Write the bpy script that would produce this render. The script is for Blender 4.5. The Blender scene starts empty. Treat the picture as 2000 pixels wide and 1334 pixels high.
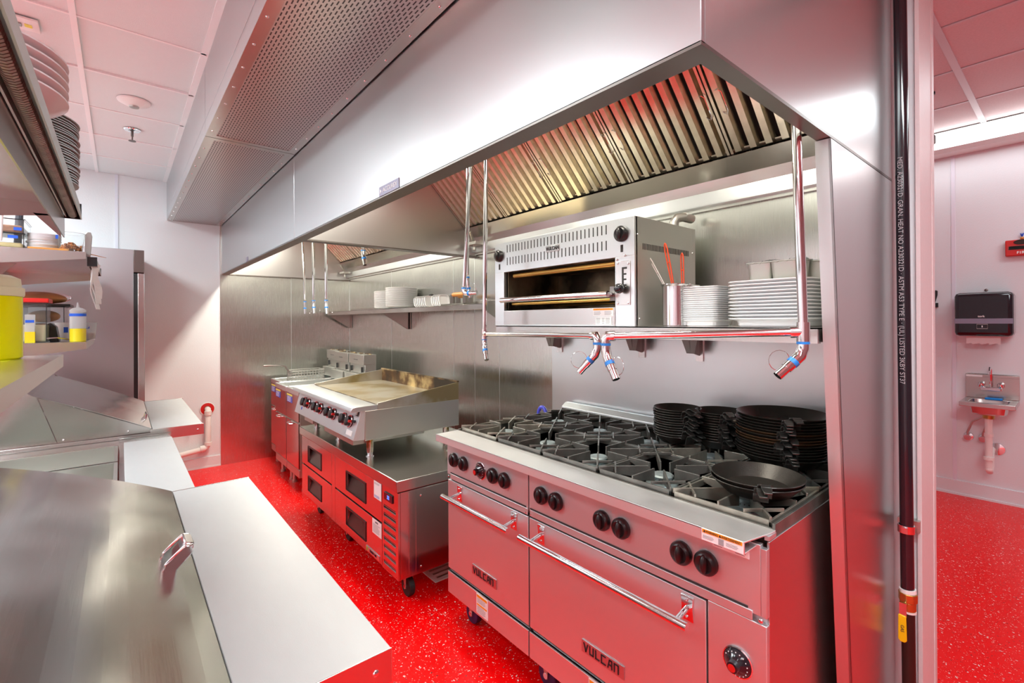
import bpy, bmesh, math, random
from mathutils import Vector, Matrix
random.seed(4)
SC = bpy.context.scene
COL = SC.collection
# ---------------------------------------------------------------- camera
cam = bpy.data.cameras.new('camera'); camo = bpy.data.objects.new('camera', cam); COL.objects.link(camo)
yaw, pit, rol = 0.691854, 0.0015784, -0.0049049
F = Vector((-math.cos(yaw)*math.cos(pit), math.sin(yaw)*math.cos(pit), math.sin(pit)))
R0 = Vector((math.sin(yaw), math.cos(yaw), 0)); U0 = R0.cross(F)
Rv = math.cos(rol)*R0+math.sin(rol)*U0; Uv = math.cos(rol)*U0-math.sin(rol)*R0
m = Matrix((Rv, Uv, -F)).transposed().to_4x4(); m.translation = Vector((0, 0, 1.48))
camo.matrix_world = m
cam.sensor_width = 36; cam.sensor_fit = 'HORIZONTAL'; cam.lens = 923.587*36/2000; cam.shift_y = -(667-626.382)/2000
cam.clip_start = .05
SC.camera = camo
# ---------------------------------------------------------------- world, exposure
W = bpy.data.worlds.new('world'); SC.world = W; W.use_nodes = True
W.node_tree.nodes['Background'].inputs[0].default_value = (.93, .96, 1, 1)
W.node_tree.nodes['Background'].inputs[1].default_value = .9
SC.view_settings.view_transform = 'Standard'; SC.view_settings.look = 'None'
SC.view_settings.gamma = 1; SC.view_settings.exposure = 0.2; SC.view_settings.use_curve_mapping = False
try:
    SC.cycles.max_bounces = 10; SC.cycles.glossy_bounces = 6; SC.cycles.diffuse_bounces = 5; SC.cycles.sample_clamp_indirect = 6
    SC.cycles.caustics_reflective = True; SC.cycles.use_denoising = True
except Exception: pass
def area(name, loc, size, power, color=(1, 1, 1), rot=(0, 0, 0)):
    l = bpy.data.lights.new(name, 'AREA'); l.shape = 'RECTANGLE'; l.size, l.size_y = size; l.energy = power; l.color = color
    o = bpy.data.objects.new(name, l); o.location = loc; o.rotation_euler = rot; COL.objects.link(o); return o
ZC = 2.865
TROFFERS = [(.62, .62), (-2.35, -1.15), (-3.95, -1.15), (-5.1, -1.6), (1.3, -1.3), (-.6, -1.9)]  # first panel is unseen, added to brighten the aisle floor and range front
TP = [52, 42, 40, 24, 12, 28]
for (x, y), pw in zip(TROFFERS, TP):
    area('troffer_lamp', (x, y, ZC-.03), (1.15, .55), pw, (.83, .975, 1))
for (x, y) in [(.6, 4.2), (2.0, 3.4)]:
    area('troffer_lamp', (x, y, 3.02), (1.15, .55), 15, (.84, .97, 1))
area('strip_lamp', (-.2, 5.25, 2.85), (2.6, .12), 5, (.94, .98, 1))
for x, pw in ((-4.9, 26), (-3.8, 22), (-2.4, 13), (-1.1, 12)):
    area('hood_lamp', (x, 1.2, 2.5), (.5, .12), pw, (1, .94, .80))

# ---------------------------------------------------------------- materials
def nodes(name):
    m = bpy.data.materials.new(name); m.use_nodes = True
    nt = m.node_tree; b = nt.nodes['Principled BSDF']
    return m, nt, b
def N(nt, t, **k):
    n = nt.nodes.new(t)
    for a, v in k.items(): setattr(n, a, v)
    return n
def mat(name, col, rough=.5, metal=0, noise=0, nscale=8, bump=0, bscale=200, trans=0, alpha=1, emit=0, coat=0, ior=None, stretch=None):
    m, nt, b = nodes(name)
    b.inputs['Base Color'].default_value = (*col, 1); b.inputs['Roughness'].default_value = rough; b.inputs['Metallic'].default_value = metal
    b.inputs['Transmission Weight'].default_value = trans
    if ior: b.inputs['IOR'].default_value = ior
    if coat: b.inputs['Coat Weight'].default_value = coat; b.inputs['Coat Roughness'].default_value = .06
    if emit: b.inputs['Emission Color'].default_value = (*col, 1); b.inputs['Emission Strength'].default_value = emit
    tc = N(nt, 'ShaderNodeTexCoord'); src = tc.outputs['Object']
    if stretch:
        mp = N(nt, 'ShaderNodeMapping'); mp.inputs['Scale'].default_value = stretch; nt.links.new(src, mp.inputs[0]); src = mp.outputs[0]
    no = N(nt, 'ShaderNodeTexNoise'); no.inputs['Scale'].default_value = nscale; no.inputs['Detail'].default_value = 5
    nt.links.new(src, no.inputs['Vector'])
    mx = N(nt, 'ShaderNodeMix', data_type='RGBA'); mx.inputs[6].default_value = (*[c*(1-noise) for c in col], 1); mx.inputs[7].default_value = (*[min(1, c*(1+noise)) for c in col], 1)
    nt.links.new(no.outputs['Fac'], mx.inputs[0]); nt.links.new(mx.outputs[2], b.inputs['Base Color'])
    if bump:
        n2 = N(nt, 'ShaderNodeTexNoise'); n2.inputs['Scale'].default_value = bscale; n2.inputs['Detail'].default_value = 3; nt.links.new(src, n2.inputs['Vector'])
        bp = N(nt, 'ShaderNodeBump'); bp.inputs['Strength'].default_value = bump; bp.inputs['Distance'].default_value = .002
        nt.links.new(n2.outputs['Fac'], bp.inputs['Height']); nt.links.new(bp.outputs[0], b.inputs['Normal'])
    return m
def steel(name, col=(.62, .61, .59), rough=.26, grain=(1, 1, 60), aniso=0, rv=.08, wave=0, arot=0, noise=.018):
    m, nt, b = nodes(name); b.inputs['Metallic'].default_value = 1
    tc = N(nt, 'ShaderNodeTexCoord'); mp = N(nt, 'ShaderNodeMapping'); mp.inputs['Scale'].default_value = [g_*3 if g_ > 5 else g_ for g_ in grain]
    nt.links.new(tc.outputs['Object'], mp.inputs[0])
    no = N(nt, 'ShaderNodeTexNoise'); no.inputs['Scale'].default_value = 12; no.inputs['Detail'].default_value = 6; nt.links.new(mp.outputs[0], no.inputs['Vector'])
    mr = N(nt, 'ShaderNodeMapRange'); mr.inputs[1].default_value = .3; mr.inputs[2].default_value = .7; mr.inputs[3].default_value = rough-rv*.3; mr.inputs[4].default_value = rough+rv*.3
    nt.links.new(no.outputs['Fac'], mr.inputs[0]); nt.links.new(mr.outputs[0], b.inputs['Roughness'])
    mx = N(nt, 'ShaderNodeMix', data_type='RGBA'); mx.inputs[6].default_value = (*[c*(1-noise) for c in col], 1); mx.inputs[7].default_value = (*[min(1, c*(1+noise)) for c in col], 1)
    nt.links.new(no.outputs['Fac'], mx.inputs[0]); nt.links.new(mx.outputs[2], b.inputs['Base Color'])
    if aniso:
        b.inputs['Anisotropic'].default_value = aniso; b.inputs['Anisotropic Rotation'].default_value = arot
        tg = N(nt, 'ShaderNodeTangent', direction_type='RADIAL', axis='Z'); nt.links.new(tg.outputs[0], b.inputs['Tangent'])
    if wave:
        n3 = N(nt, 'ShaderNodeTexNoise'); n3.inputs['Scale'].default_value = 2.2; n3.inputs['Detail'].default_value = 1; nt.links.new(tc.outputs['Object'], n3.inputs['Vector'])
        bp = N(nt, 'ShaderNodeBump'); bp.inputs['Strength'].default_value = wave; bp.inputs['Distance'].default_value = .02
        nt.links.new(n3.outputs['Fac'], bp.inputs['Height']); nt.links.new(bp.outputs[0], b.inputs['Normal'])
    return m
M = {}
M['steel'] = steel('brushed_steel', rv=.015)
M['steelwall'] = steel('brushed_wall_steel', (.68, .69, .65), .26, (50, 50, .6), aniso=.75, wave=.25)
M['steelwhite'] = steel('satin_steel', (.72, .75, .76), .36, (1, 1, 40))
M['hood'] = steel('hood_steel', (.57, .59, .60), .32, (1, 1, 30), wave=.12)
M['hoodend'] = steel('hood_end_steel', (.60, .59, .59), .30, (50, 50, .6), aniso=.5)
M['fridge'] = steel('fridge_steel', (.50, .51, .53), .33, (60, 60, 1), aniso=.4)
M['panhandle'] = mat('worn_pan_handle', (.07, .066, .06), .28, .7, .5, 30, .1, 200)
M['range'] = steel('range_steel', (.72, .755, .77), .50, (2, 2, 60), rv=.05)
M['lid'] = steel('lid_steel', (.60, .60, .57), .19, (1, 20, 1), wave=1.0)
M['chef'] = steel('polished_steel', (.62, .60, .58), .16, (60, 60, 1))
M['counter'] = steel('counter_steel', (.56, .55, .52), .24, (1, 30, 1))
M['chrome'] = steel('chrome', (.78, .78, .79), .09, rv=.03)
M['filter'] = steel('filter_steel', (.68, .64, .54), .24, (3, 3, 3), noise=.2)
M['galv'] = steel('dull_steel', (.56, .56, .52), .42)
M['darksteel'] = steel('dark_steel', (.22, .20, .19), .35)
M['blackmetal'] = mat('black_metal', (.02, .02, .02), .45, 0, .3)
M['iron'] = mat('cast_iron', (.14, .135, .12), .42, .55, .7, 14, .25, 180)
M['ironlite'] = mat('greasy_iron', (.32, .30, .25), .38, .7, .6, 18, .2, 160)
M['pan'] = mat('seasoned_pan', (.028, .024, .02), .34, .35, .5, 25, .15, 300)
M['panbrown'] = mat('brown_seasoned_pan', (.085, .045, .022), .36, .4, .5, 25, .15, 300)
M['black'] = mat('black_plastic', (.012, .012, .013), .3, 0, .2)
M['blackgloss'] = mat('glossy_black_plastic', (.01, .011, .016), .12, 0, .1, coat=.4)
M['rubber'] = mat('rubber', (.015, .015, .015), .6, 0, .2)
M['white'] = mat('white_plastic', (.82, .82, .80), .35, 0, .03)
M['board'] = mat('cutting_board', (.50, .515, .51), .42, 0, .035, 5, .08, 60, stretch=(3, 9, 3))
M['china'] = mat('glazed_white_china', (.84, .84, .85), .2, 0, .02)
M['pinkchina'] = mat('glazed_bowl_china', (.66, .58, .58), .25, 0, .03)
M['greyplate'] = mat('grey_metal_plate', (.36, .36, .34), .4, .5, .1)
M['wall'] = mat('white_wall_panel', (.78, .83, .85), .42, 0, .015, 3, .35, 120)
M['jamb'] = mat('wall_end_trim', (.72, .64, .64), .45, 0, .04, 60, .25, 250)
M['tile'] = mat('ceiling_tile', (.72, .77, .77), .8, 0, .02, 60, .3, 220)
M['grid'] = mat('ceiling_grid', (.86, .85, .85), .5)
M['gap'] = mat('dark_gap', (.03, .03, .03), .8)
M['pvc'] = mat('white_pvc', (.86, .83, .79), .35)
M['red'] = mat('red_plastic', (.62, .015, .012), .35)
M['orange'] = mat('orange_silicone', (.75, .09, .03), .4)
M['blue'] = mat('blue_tape', (.01, .10, .62), .5)
M['bluering'] = mat('blue_seal', (.02, .22, .65), .4)
M['yellow'] = mat('yellow_vinyl', (.85, .55, .0), .4)
M['wood'] = mat('orange_wood', (.62, .27, .06), .35, 0, .25, 30, stretch=(1, 20, 20))
M['brass'] = mat('brass', (.5, .3, .08), .3, .9, .2)
M['brownpipe'] = mat('brown_black_pipe', (.035, .015, .012), .45, .3, .3)
M['paper'] = mat('white_paper', (.88, .88, .87), .7)
M['ink'] = mat('ink', (.02, .02, .025), .6)
M['greyink'] = mat('grey_ink', (.35, .35, .36), .6)
M['labelorange'] = mat('orange_label', (.85, .33, .01), .5)
M['labelblue'] = mat('blue_label', (.02, .09, .5), .4)
M['labelyellow'] = mat('yellow_label', (.8, .75, .05), .4)
M['plate_red'] = mat('nameplate_metal', (.5, .42, .42), .3, .9)
M['greysign'] = mat('grey_badge', (.25, .25, .33), .4, .3)
M['purple'] = mat('dark_purple_rubber', (.03, .012, .07), .4)
M['glass'] = mat('clear_plastic', (.95, .97, .97), .05, trans=.97, ior=1.06)
M['frost'] = mat('frosted_plastic', (.88, .9, .9), .35, trans=.7, ior=1.2)
M['lemon'] = mat('yellow_drink', (.86, .82, .0), .15, trans=.25, ior=1.2)
M['yellowsauce'] = mat('yellow_oil', (.75, .62, .02), .25)
M['cream'] = mat('cream_plastic', (.78, .74, .48), .4)
M['brownfood'] = mat('brown_crumbs', (.40, .20, .11), .7, 0, .6, 60, .6, 90)
M['pastry'] = mat('bread_crust', (.42, .15, .03), .4, 0, .55, 12)
M['beige'] = mat('beige_batter', (.7, .55, .25), .6, 0, .3, 20)
M['led'] = mat('blue_led_digits', (.05, .15, 1), .4, emit=2.5)
M['lens'] = mat('light_lens', (1, 1, 1), .5, emit=3.2)
M['burner'] = mat('burner_ring', (.32, .38, .38), .5, .6, .4, 60)
M['mirrorgap'] = M['gap']
# red epoxy floor with flakes
m, nt, b = nodes('red_flake_epoxy'); M['floor'] = m
tc = N(nt, 'ShaderNodeTexCoord')
base = (.86, .001, .002, 1); prev = None
def flake(scale, th, col, prev, seedoff):
    mp = N(nt, 'ShaderNodeMapping'); mp.inputs['Location'].default_value = (seedoff, seedoff*.7, 0); nt.links.new(tc.outputs['Object'], mp.inputs[0])
    wn = N(nt, 'ShaderNodeTexNoise'); wn.inputs['Scale'].default_value = scale*.8; nt.links.new(mp.outputs[0], wn.inputs['Vector'])
    ad = N(nt, 'ShaderNodeMixRGB'); ad.blend_type = 'LINEAR_LIGHT'; ad.inputs[0].default_value = .012; nt.links.new(mp.outputs[0], ad.inputs[1]); nt.links.new(wn.outputs['Color'], ad.inputs[2])
    v = N(nt, 'ShaderNodeTexVoronoi'); v.inputs['Scale'].default_value = scale; nt.links.new(ad.outputs[0], v.inputs['Vector'])
    lt = N(nt, 'ShaderNodeMath', operation='LESS_THAN'); nt.links.new(v.outputs['Distance'], lt.inputs[0])
    sp = N(nt, 'ShaderNodeSeparateColor'); nt.links.new(v.outputs['Color'], sp.inputs[0])
    mu = N(nt, 'ShaderNodeMath', operation='MULTIPLY'); nt.links.new(sp.outputs[0], mu.inputs[0]); mu.inputs[1].default_value = th; nt.links.new(mu.outputs[0], lt.inputs[1])
    gt = N(nt, 'ShaderNodeMath', operation='GREATER_THAN'); nt.links.new(sp.outputs[1], gt.inputs[0]); gt.inputs[1].default_value = .5
    mm = N(nt, 'ShaderNodeMath', operation='MULTIPLY'); nt.links.new(lt.outputs[0], mm.inputs[0]); nt.links.new(gt.outputs[0], mm.inputs[1])
    mx = N(nt, 'ShaderNodeMix', data_type='RGBA'); nt.links.new(mm.outputs[0], mx.inputs[0]); mx.inputs[7].default_value = (*col, 1)
    if prev: nt.links.new(prev, mx.inputs[6])
    else: mx.inputs[6].default_value = base
    return mx.outputs[2]
o1 = flake(80, .30, (.70, .66, .64), None, 0); o1 = flake(100, .27, (.05, .03, .03), o1, 3.3); o1 = flake(125, .29, (.8, .55, .5), o1, 7.1)
nt.links.new(o1, b.inputs['Base Color']); b.inputs['Roughness'].default_value = .28
b.inputs['Coat Weight'].default_value = 0; b.inputs['Specular IOR Level'].default_value = .22
# perforated plenum
def perf(name, L, Wd, rowx):
    m, nt, b = nodes(name); b.inputs['Metallic'].default_value = 1; b.inputs['Roughness'].default_value = .33
    tc = N(nt, 'ShaderNodeTexCoord'); s = N(nt, 'ShaderNodeSeparateXYZ'); nt.links.new(tc.outputs['Object'], s.inputs[0])
    def mth(op, a, bb=None):
        n = N(nt, 'ShaderNodeMath', operation=op)
        for i, q in enumerate((a, bb)):
            if q is None: continue
            if isinstance(q, (int, float)): n.inputs[i].default_value = q
            else: nt.links.new(q, n.inputs[i])
        return n.outputs[0]
    v = mth('DIVIDE', s.outputs[1], Wd); row = mth('FLOOR', v); fv = mth('SUBTRACT', v, row)
    u = mth('ADD', mth('DIVIDE', s.outputs[0], L), mth('MULTIPLY', row, .5)); fu = mth('FRACT', mth('ADD', u, 1000))
    a = mth('MULTIPLY', mth('LESS_THAN', fu, .66), mth('LESS_THAN', fv, .36))
    mx = N(nt, 'ShaderNodeMix', data_type='RGBA'); mx.inputs[6].default_value = (.56, .54, .53, 1); mx.inputs[7].default_value = (.015, .015, .015, 1)
    nt.links.new(a, mx.inputs[0]); nt.links.new(mx.outputs[2], b.inputs['Base Color'])
    nt.links.new(mth('SUBTRACT', 1, a), b.inputs['Metallic'])
    return m
M['perf'] = perf('slotted_steel', .034, .0125, 0)
# griddle plate, griddle back (burnt)
def stain(name, c1, c2, c3, scale, rough, metal=.8):
    m, nt, b = nodes(name); b.inputs['Metallic'].default_value = metal; b.inputs['Roughness'].default_value = rough
    tc = N(nt, 'ShaderNodeTexCoord'); no = N(nt, 'ShaderNodeTexNoise'); no.inputs['Scale'].default_value = scale; no.inputs['Detail'].default_value = 4
    nt.links.new(tc.outputs['Object'], no.inputs['Vector']); cr = N(nt, 'ShaderNodeValToRGB')
    cr.color_ramp.elements[0].position = .38; cr.color_ramp.elements[0].color = (*c1, 1)
    cr.color_ramp.elements[1].position = .66; cr.color_ramp.elements[1].color = (*c3, 1)
    e = cr.color_ramp.elements.new(.5); e.color = (*c2, 1)
    nt.links.new(no.outputs['Fac'], cr.inputs[0]); nt.links.new(cr.outputs[0], b.inputs['Base Color']); return m
M['griddle'] = stain('griddle_plate', (.50, .40, .22), (.62, .55, .40), (.68, .64, .54), 3.5, .34)
M['burnt'] = stain('burnt_steel', (.02, .014, .01), (.10, .05, .02), (.60, .46, .22), 4.5, .45, .5)
M['burntedge'] = stain('greasy_trough', (.02, .015, .01), (.10, .06, .03), (.35, .26, .14), 9, .5, .5)
M['stained'] = stain('stained_steel', (.36, .30, .16), (.58, .56, .50), (.60, .58, .52), 2.5, .4, .9)
M['legstain'] = stain('stained_leg', (.4, .25, .06), (.66, .62, .5), (.7, .68, .62), 25, .25, 1)
# ---------------------------------------------------------------- geometry helpers
WL = {}
class MB:
    def __init__(s): s.b = bmesh.new()
    def box(s, x0, x1, y0, y1, z0, z1, rot=None):
        g = bmesh.ops.create_cube(s.b, size=1)['verts']
        for v in g: v.co = Vector(((x0+x1)/2+v.co.x*(x1-x0), (y0+y1)/2+v.co.y*(y1-y0), (z0+z1)/2+v.co.z*(z1-z0)))
        if rot:
            c = Vector(((x0+x1)/2, (y0+y1)/2, (z0+z1)/2))
            for v in g: v.co = rot @ (v.co-c)+c
        return s
    def prism(s, pts, ax, a0, a1):
        """profile pts in the two other axes (order x,y,z minus ax), extruded a0..a1"""
        def mk(p, a):
            return Vector((a, p[0], p[1])) if ax == 'x' else Vector((p[0], a, p[1])) if ax == 'y' else Vector((p[0], p[1], a))
        A = [s.b.verts.new(mk(p, a0)) for p in pts]; B = [s.b.verts.new(mk(p, a1)) for p in pts]
        n = len(pts)
        s.b.faces.new(A); s.b.faces.new(B[::-1])
        for i in range(n): s.b.faces.new((A[i], B[i], B[(i+1) % n], A[(i+1) % n]))
        return s
    def poly(s, pts, th):
        """3-D polygon with thickness vector th"""
        th = Vector(th); A = [s.b.verts.new(Vector(p)) for p in pts]; B = [s.b.verts.new(Vector(p)+th) for p in pts]; n = len(pts)
        s.b.faces.new(A); s.b.faces.new(B[::-1])
        for i in range(n): s.b.faces.new((A[i], B[i], B[(i+1) % n], A[(i+1) % n]))
        return s
    def strip(s, prof, ax, a0, a1, t):
        """open profile extruded to a sheet of thickness t"""
        P = [Vector((p[0], p[1])) for p in prof]; out = []
        for i, p in enumerate(P):
            d = Vector((0, 0))
            if i > 0: d += (P[i]-P[i-1]).normalized()
            if i < len(P)-1: d += (P[i+1]-P[i]).normalized()
            d.normalize(); out.append(p+Vector((-d.y, d.x))*t)
        for i in range(len(P)-1): s.prism([P[i], P[i+1], out[i+1], out[i]], ax, a0, a1)
        return s
    def cyl(s, p0, p1, r, r2=None, seg=20):
        p0, p1 = Vector(p0), Vector(p1); d = p1-p0; r2 = r if r2 is None else r2
        g = bmesh.ops.create_cone(s.b, cap_ends=True, segments=seg, radius1=r, radius2=r2, depth=d.length)['verts']
        q = Vector((0, 0, 1)).rotation_difference(d.normalized()).to_matrix(); c = (p0+p1)/2
        for v in g: v.co = q @ v.co+c
        return s
    def tube(s, pts, r, seg=10, closed=False):
        pts = [Vector(p) for p in pts]; n = len(pts); rings = []; up = None
        for i, p in enumerate(pts):
            a = pts[(i-1) % n] if (i > 0 or closed) else p; c = pts[(i+1) % n] if (i < n-1 or closed) else p
            d = (c-a).normalized()
            if up is None: up = Vector((0, 0, 1)) if abs(d.z) < .9 else Vector((1, 0, 0))
            u = (up-d*up.dot(d)).normalized(); up = u; w = d.cross(u)
            rings.append([s.b.verts.new(p+(u*math.cos(t)+w*math.sin(t))*r) for t in [2*math.pi*k/seg for k in range(seg)]])
        for i in range(n if closed else n-1):
            A, B = rings[i], rings[(i+1) % n]
            for k in range(seg): s.b.faces.new((A[k], A[(k+1) % seg], B[(k+1) % seg], B[k]))
        if not closed: s.b.faces.new(rings[0][::-1]); s.b.faces.new(rings[-1])
        return s
    def lathe(s, c, prof, seg=32, ax=(0, 0, 1), sx=1, sy=1, sq=0):
        """prof (r,h); sq>0 makes rounded-square outline"""
        c = Vector(c); q = Vector((0, 0, 1)).rotation_difference(Vector(ax).normalized()).to_matrix(); rings = []
        for r, h in prof:
            if r < 1e-6: rings.append([s.b.verts.new(c+q @ Vector((0, 0, h)))]); continue
            ring = []
            for k in range(seg):
                t = 2*math.pi*(k+.5)/seg; ct, st = math.cos(t), math.sin(t)
                f = 1 if not sq else 1/((abs(ct)**sq+abs(st)**sq)**(1/sq))
                ring.append(s.b.verts.new(c+q @ Vector((r*ct*f*sx, r*st*f*sy, h))))
            rings.append(ring)
        for A, B in zip(rings, rings[1:]):
            for k in range(seg):
                if len(A) == 1 and len(B) == 1: continue
                if len(A) == 1: s.b.faces.new((A[0], B[k], B[(k+1) % seg]))
                elif len(B) == 1: s.b.faces.new((A[k], A[(k+1) % seg], B[0]))
                else: s.b.faces.new((A[k], A[(k+1) % seg], B[(k+1) % seg], B[k]))
        if len(rings[0]) > 1: s.b.faces.new(rings[0][::-1])
        if len(rings[-1]) > 1: s.b.faces.new(rings[-1])
        return s
    def ball(s, c, r, sc=(1, 1, 1), seg=14):
        g = bmesh.ops.create_uvsphere(s.b, u_segments=seg, v_segments=seg//2+2, radius=r)['verts']
        for v in g: v.co = Vector(c)+Vector((v.co.x*sc[0], v.co.y*sc[1], v.co.z*sc[2]))
        return s
    def build(s, name, ma, parent=None, bevel=0, smooth=True, kind=None, origin=None):
        bmesh.ops.recalc_face_normals(s.b, faces=s.b.faces)
        if parent is not None: off = WL[parent.name]
        elif origin is not None: off = Vector(origin)
        else:
            xs = [v.co for v in s.b.verts]
            off = Vector(((min(v.x for v in xs)+max(v.x for v in xs))/2, (min(v.y for v in xs)+max(v.y for v in xs))/2, min(v.z for v in xs)))
        off = off.copy()
        for v in s.b.verts: v.co -= off
        me = bpy.data.meshes.new(name); s.b.to_mesh(me); s.b.free()
        ob = bpy.data.objects.new(name, me); COL.objects.link(ob)
        me.materials.append(M[ma] if isinstance(ma, str) else ma)
        if smooth:
            for p in me.polygons: p.use_smooth = True
            try: me.set_sharp_from_angle(angle=math.radians(32))
            except Exception: pass
        if parent is not None: ob.parent = parent
        else: ob.location = off
        WL[ob.name] = off
        if bevel:
            bv = ob.modifiers.new('bevel', 'BEVEL'); bv.width = bevel; bv.segments = 2; bv.limit_method = 'ANGLE'
        if kind: ob['kind'] = kind
        return ob
def tag(o, label, cat, group=None):
    o['label'] = label; o['category'] = cat
    if group: o['group'] = group
    return o
def thing(name, loc, label, cat, group=None):
    o = bpy.data.objects.new(name, None); COL.objects.link(o); o.location = loc; o.empty_display_size = .05; WL[o.name] = Vector(loc)
    return tag(o, label, cat, group)
def dup(root, loc, rz=None, label=None, group=None):
    def cp(o, par):
        c = o.copy(); COL.objects.link(c); WL[c.name] = WL[o.name].copy()
        if par: c.parent = par
        for ch in list(o.children): cp(ch, c)
        return c
    r = cp(root, None); r.location = loc; WL[r.name] = Vector(loc)
    if rz is not None: r.rotation_euler = (0, 0, rz)
    if label: r['label'] = label
    if group: r['group'] = group
    return r
def text(s, size, ma, parent, org, right, up, name='lettering', ext=.0008, bold=0, sx=1, center=True, sp=1):
    cu = bpy.data.curves.new(name, 'FONT'); cu.body = s; cu.size = size; cu.extrude = ext; cu.offset = bold; cu.space_character = sp
    if center: cu.align_x = 'CENTER'; cu.align_y = 'CENTER'
    t = bpy.data.objects.new('tmp', cu); COL.objects.link(t); bpy.context.view_layer.update()
    me = bpy.data.meshes.new_from_object(t.evaluated_get(bpy.context.evaluated_depsgraph_get()))
    bpy.data.objects.remove(t)
    right, up = Vector(right).normalized(), Vector(up).normalized(); n = right.cross(up)
    off = WL[parent.name] if parent else Vector((0, 0, 0))
    for v in me.vertices: v.co = Vector(org)+right*v.co.x*sx+up*v.co.y+n*(v.co.z+ext)-off
    me.name = name; me.materials.clear(); me.materials.append(M[ma]); o = bpy.data.objects.new(name, me); COL.objects.link(o); o.parent = parent; WL[o.name] = off.copy()
    return o
X, Y, Z = Vector((1, 0, 0)), Vector((0, 1, 0)), Vector((0, 0, 1))
def textlines(parent, org, right, up, w, h, n, ma='greyink', t=.0006, name='printed_lines'):
    b = MB(); right, up = Vector(right), Vector(up); nn = right.cross(up); rr = random.Random(3)
    for i in range(n):
        y0 = h*(i+.3)/n; y1 = h*(i+.65)/n; ww = w*rr.uniform(.7, 1)
        o = Vector(org); b.poly([o+up*y0, o+right*ww+up*y0, o+right*ww+up*y1, o+up*y1], nn*t)
    return b.build(name, ma, parent)
ORD = ['bottom', 'second', 'third', 'fourth', 'fifth', 'sixth', 'seventh', 'eighth', 'ninth', 'tenth', 'eleventh', 'twelfth', 'thirteenth', 'fourteenth', 'fifteenth', 'sixteenth', 'seventeenth', 'eighteenth', 'nineteenth', 'twentieth', 'twenty-first', 'twenty-second', 'twenty-third', 'twenty-fourth', 'twenty-fifth', 'twenty-sixth', 'twenty-seventh', 'twenty-eighth']
def pos(i, n): return 'topmost' if i == n-1 else 'lowest' if i == 0 else ORD[i]+' from the bottom'
# ---------------------------------------------------------------- room shell
XF, YB, YB2, YS, XE = -5.73, 2.17, 2.385, 5.45, 3.2
YL = -2.7
S = 'structure'
MB().box(XF-.1, XE+.1, YL-.1, YS+.1, -.1, 0).build('floor', 'floor', kind=S, smooth=False, origin=(0, 0, 0))
w = MB().box(XF-.12, XF, YL-.1, YS, 0, 3.2).build('wall_far', 'wall', kind=S, smooth=False)
MB().box(XF, -.372, YB, YB2, 0, 3.2).build('wall_back', 'wall', kind=S, smooth=False)
MB().box(XF, XE+.1, YS, YS+.1, 0, 3.2).build('wall_sink', 'wall', kind=S, smooth=False)
MB().box(XE, XE+.1, YL-.1, YS, 0, 3.2).build('wall_right', mat('dull_red_wall', (.30, .15, .15), .6), kind=S, smooth=False)
MB().box(XF, XE, YL-.1, YL, 0, 3.2).build('wall_left', 'wall', kind=S, smooth=False)
# ceiling: tiles with grid
b = MB(); g = MB()
TX = [-5.73]+[-5.17+.573*i for i in range(15)]; TX = [x for x in TX if x < XE]+[XE]
TY = [YL, -2.585, -1.98, -1.375, -.77, -.16, .345, .95, 1.55, YB]
for i in range(len(TX)-1):
    for j in range(len(TY)-1):
        if TY[j] >= .34 and TX[i+1] < -.4: continue
        dz = random.choice((0, 0, .004, .008))
        b.box(TX[i]+.006, TX[i+1]-.006, TY[j]+.008, TY[j+1]-.008, ZC+dz, ZC+.03)
for x in TX[1:-1]: g.box(x-.007, x+.007, YL, TY[6], ZC-.004, ZC+.02)
for y in TY[1:6]: g.box(XF, XE, y-.012, y+.012, ZC-.006, ZC+.02)
g.box(XF, -.44, TY[6]-.022, TY[6]+.03, ZC-.004, ZC+.02)
for y in TY[6:-1]: g.box(-.38, XE, y-.012, y+.012, ZC-.006, ZC+.02)
b.build('ceiling', 'tile', kind=S, smooth=False); g.build('trim_1', 'grid', kind=S, smooth=False)
MB().box(XF, XE, YL, YB2, ZC+.03, ZC+.08).build('ceiling_slab', 'gap', kind=S, smooth=False).name = 'ceiling_2'
b = MB(); g = MB()
for i in range(-3, 6):
    for j in range(-2, 6):
        x0 = -.5+.63*i; y0 = 2.78+.65*j
        if y0+.65 < YB2-.2 or y0 > YS: continue
        b.box(max(x0+.01, -2.4), min(x0+.62, XE), max(y0+.004, YB2), min(y0+.64, YS), 3.06, 3.08)
    g.box(-.5+.63*i-.018, -.5+.63*i+.018, YB2, YS, 3.053, 3.07)
for j in range(0, 5): g.box(-2.4, XE, 2.78+.65*j-.005, 2.78+.65*j+.011, 3.056, 3.07)
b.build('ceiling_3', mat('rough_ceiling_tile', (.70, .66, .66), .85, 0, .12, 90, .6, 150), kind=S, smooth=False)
g.build('trim_2', mat('steel_grid', (.62, .66, .68), .4), kind=S, smooth=False)
MB().box(-2.4, XE, YB2, YS, 3.085, 3.12).build('ceiling_4', 'gap', kind=S, smooth=False)
MB().box(-.372, XE, YB2-.04, YB2, ZC, 3.12).build('wall_header', 'wall', kind=S, smooth=False)
MB().box(-2.42, -2.4, YB2, YS, 0, 3.12).build('wall_side', 'wall', kind=S, smooth=False)
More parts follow.
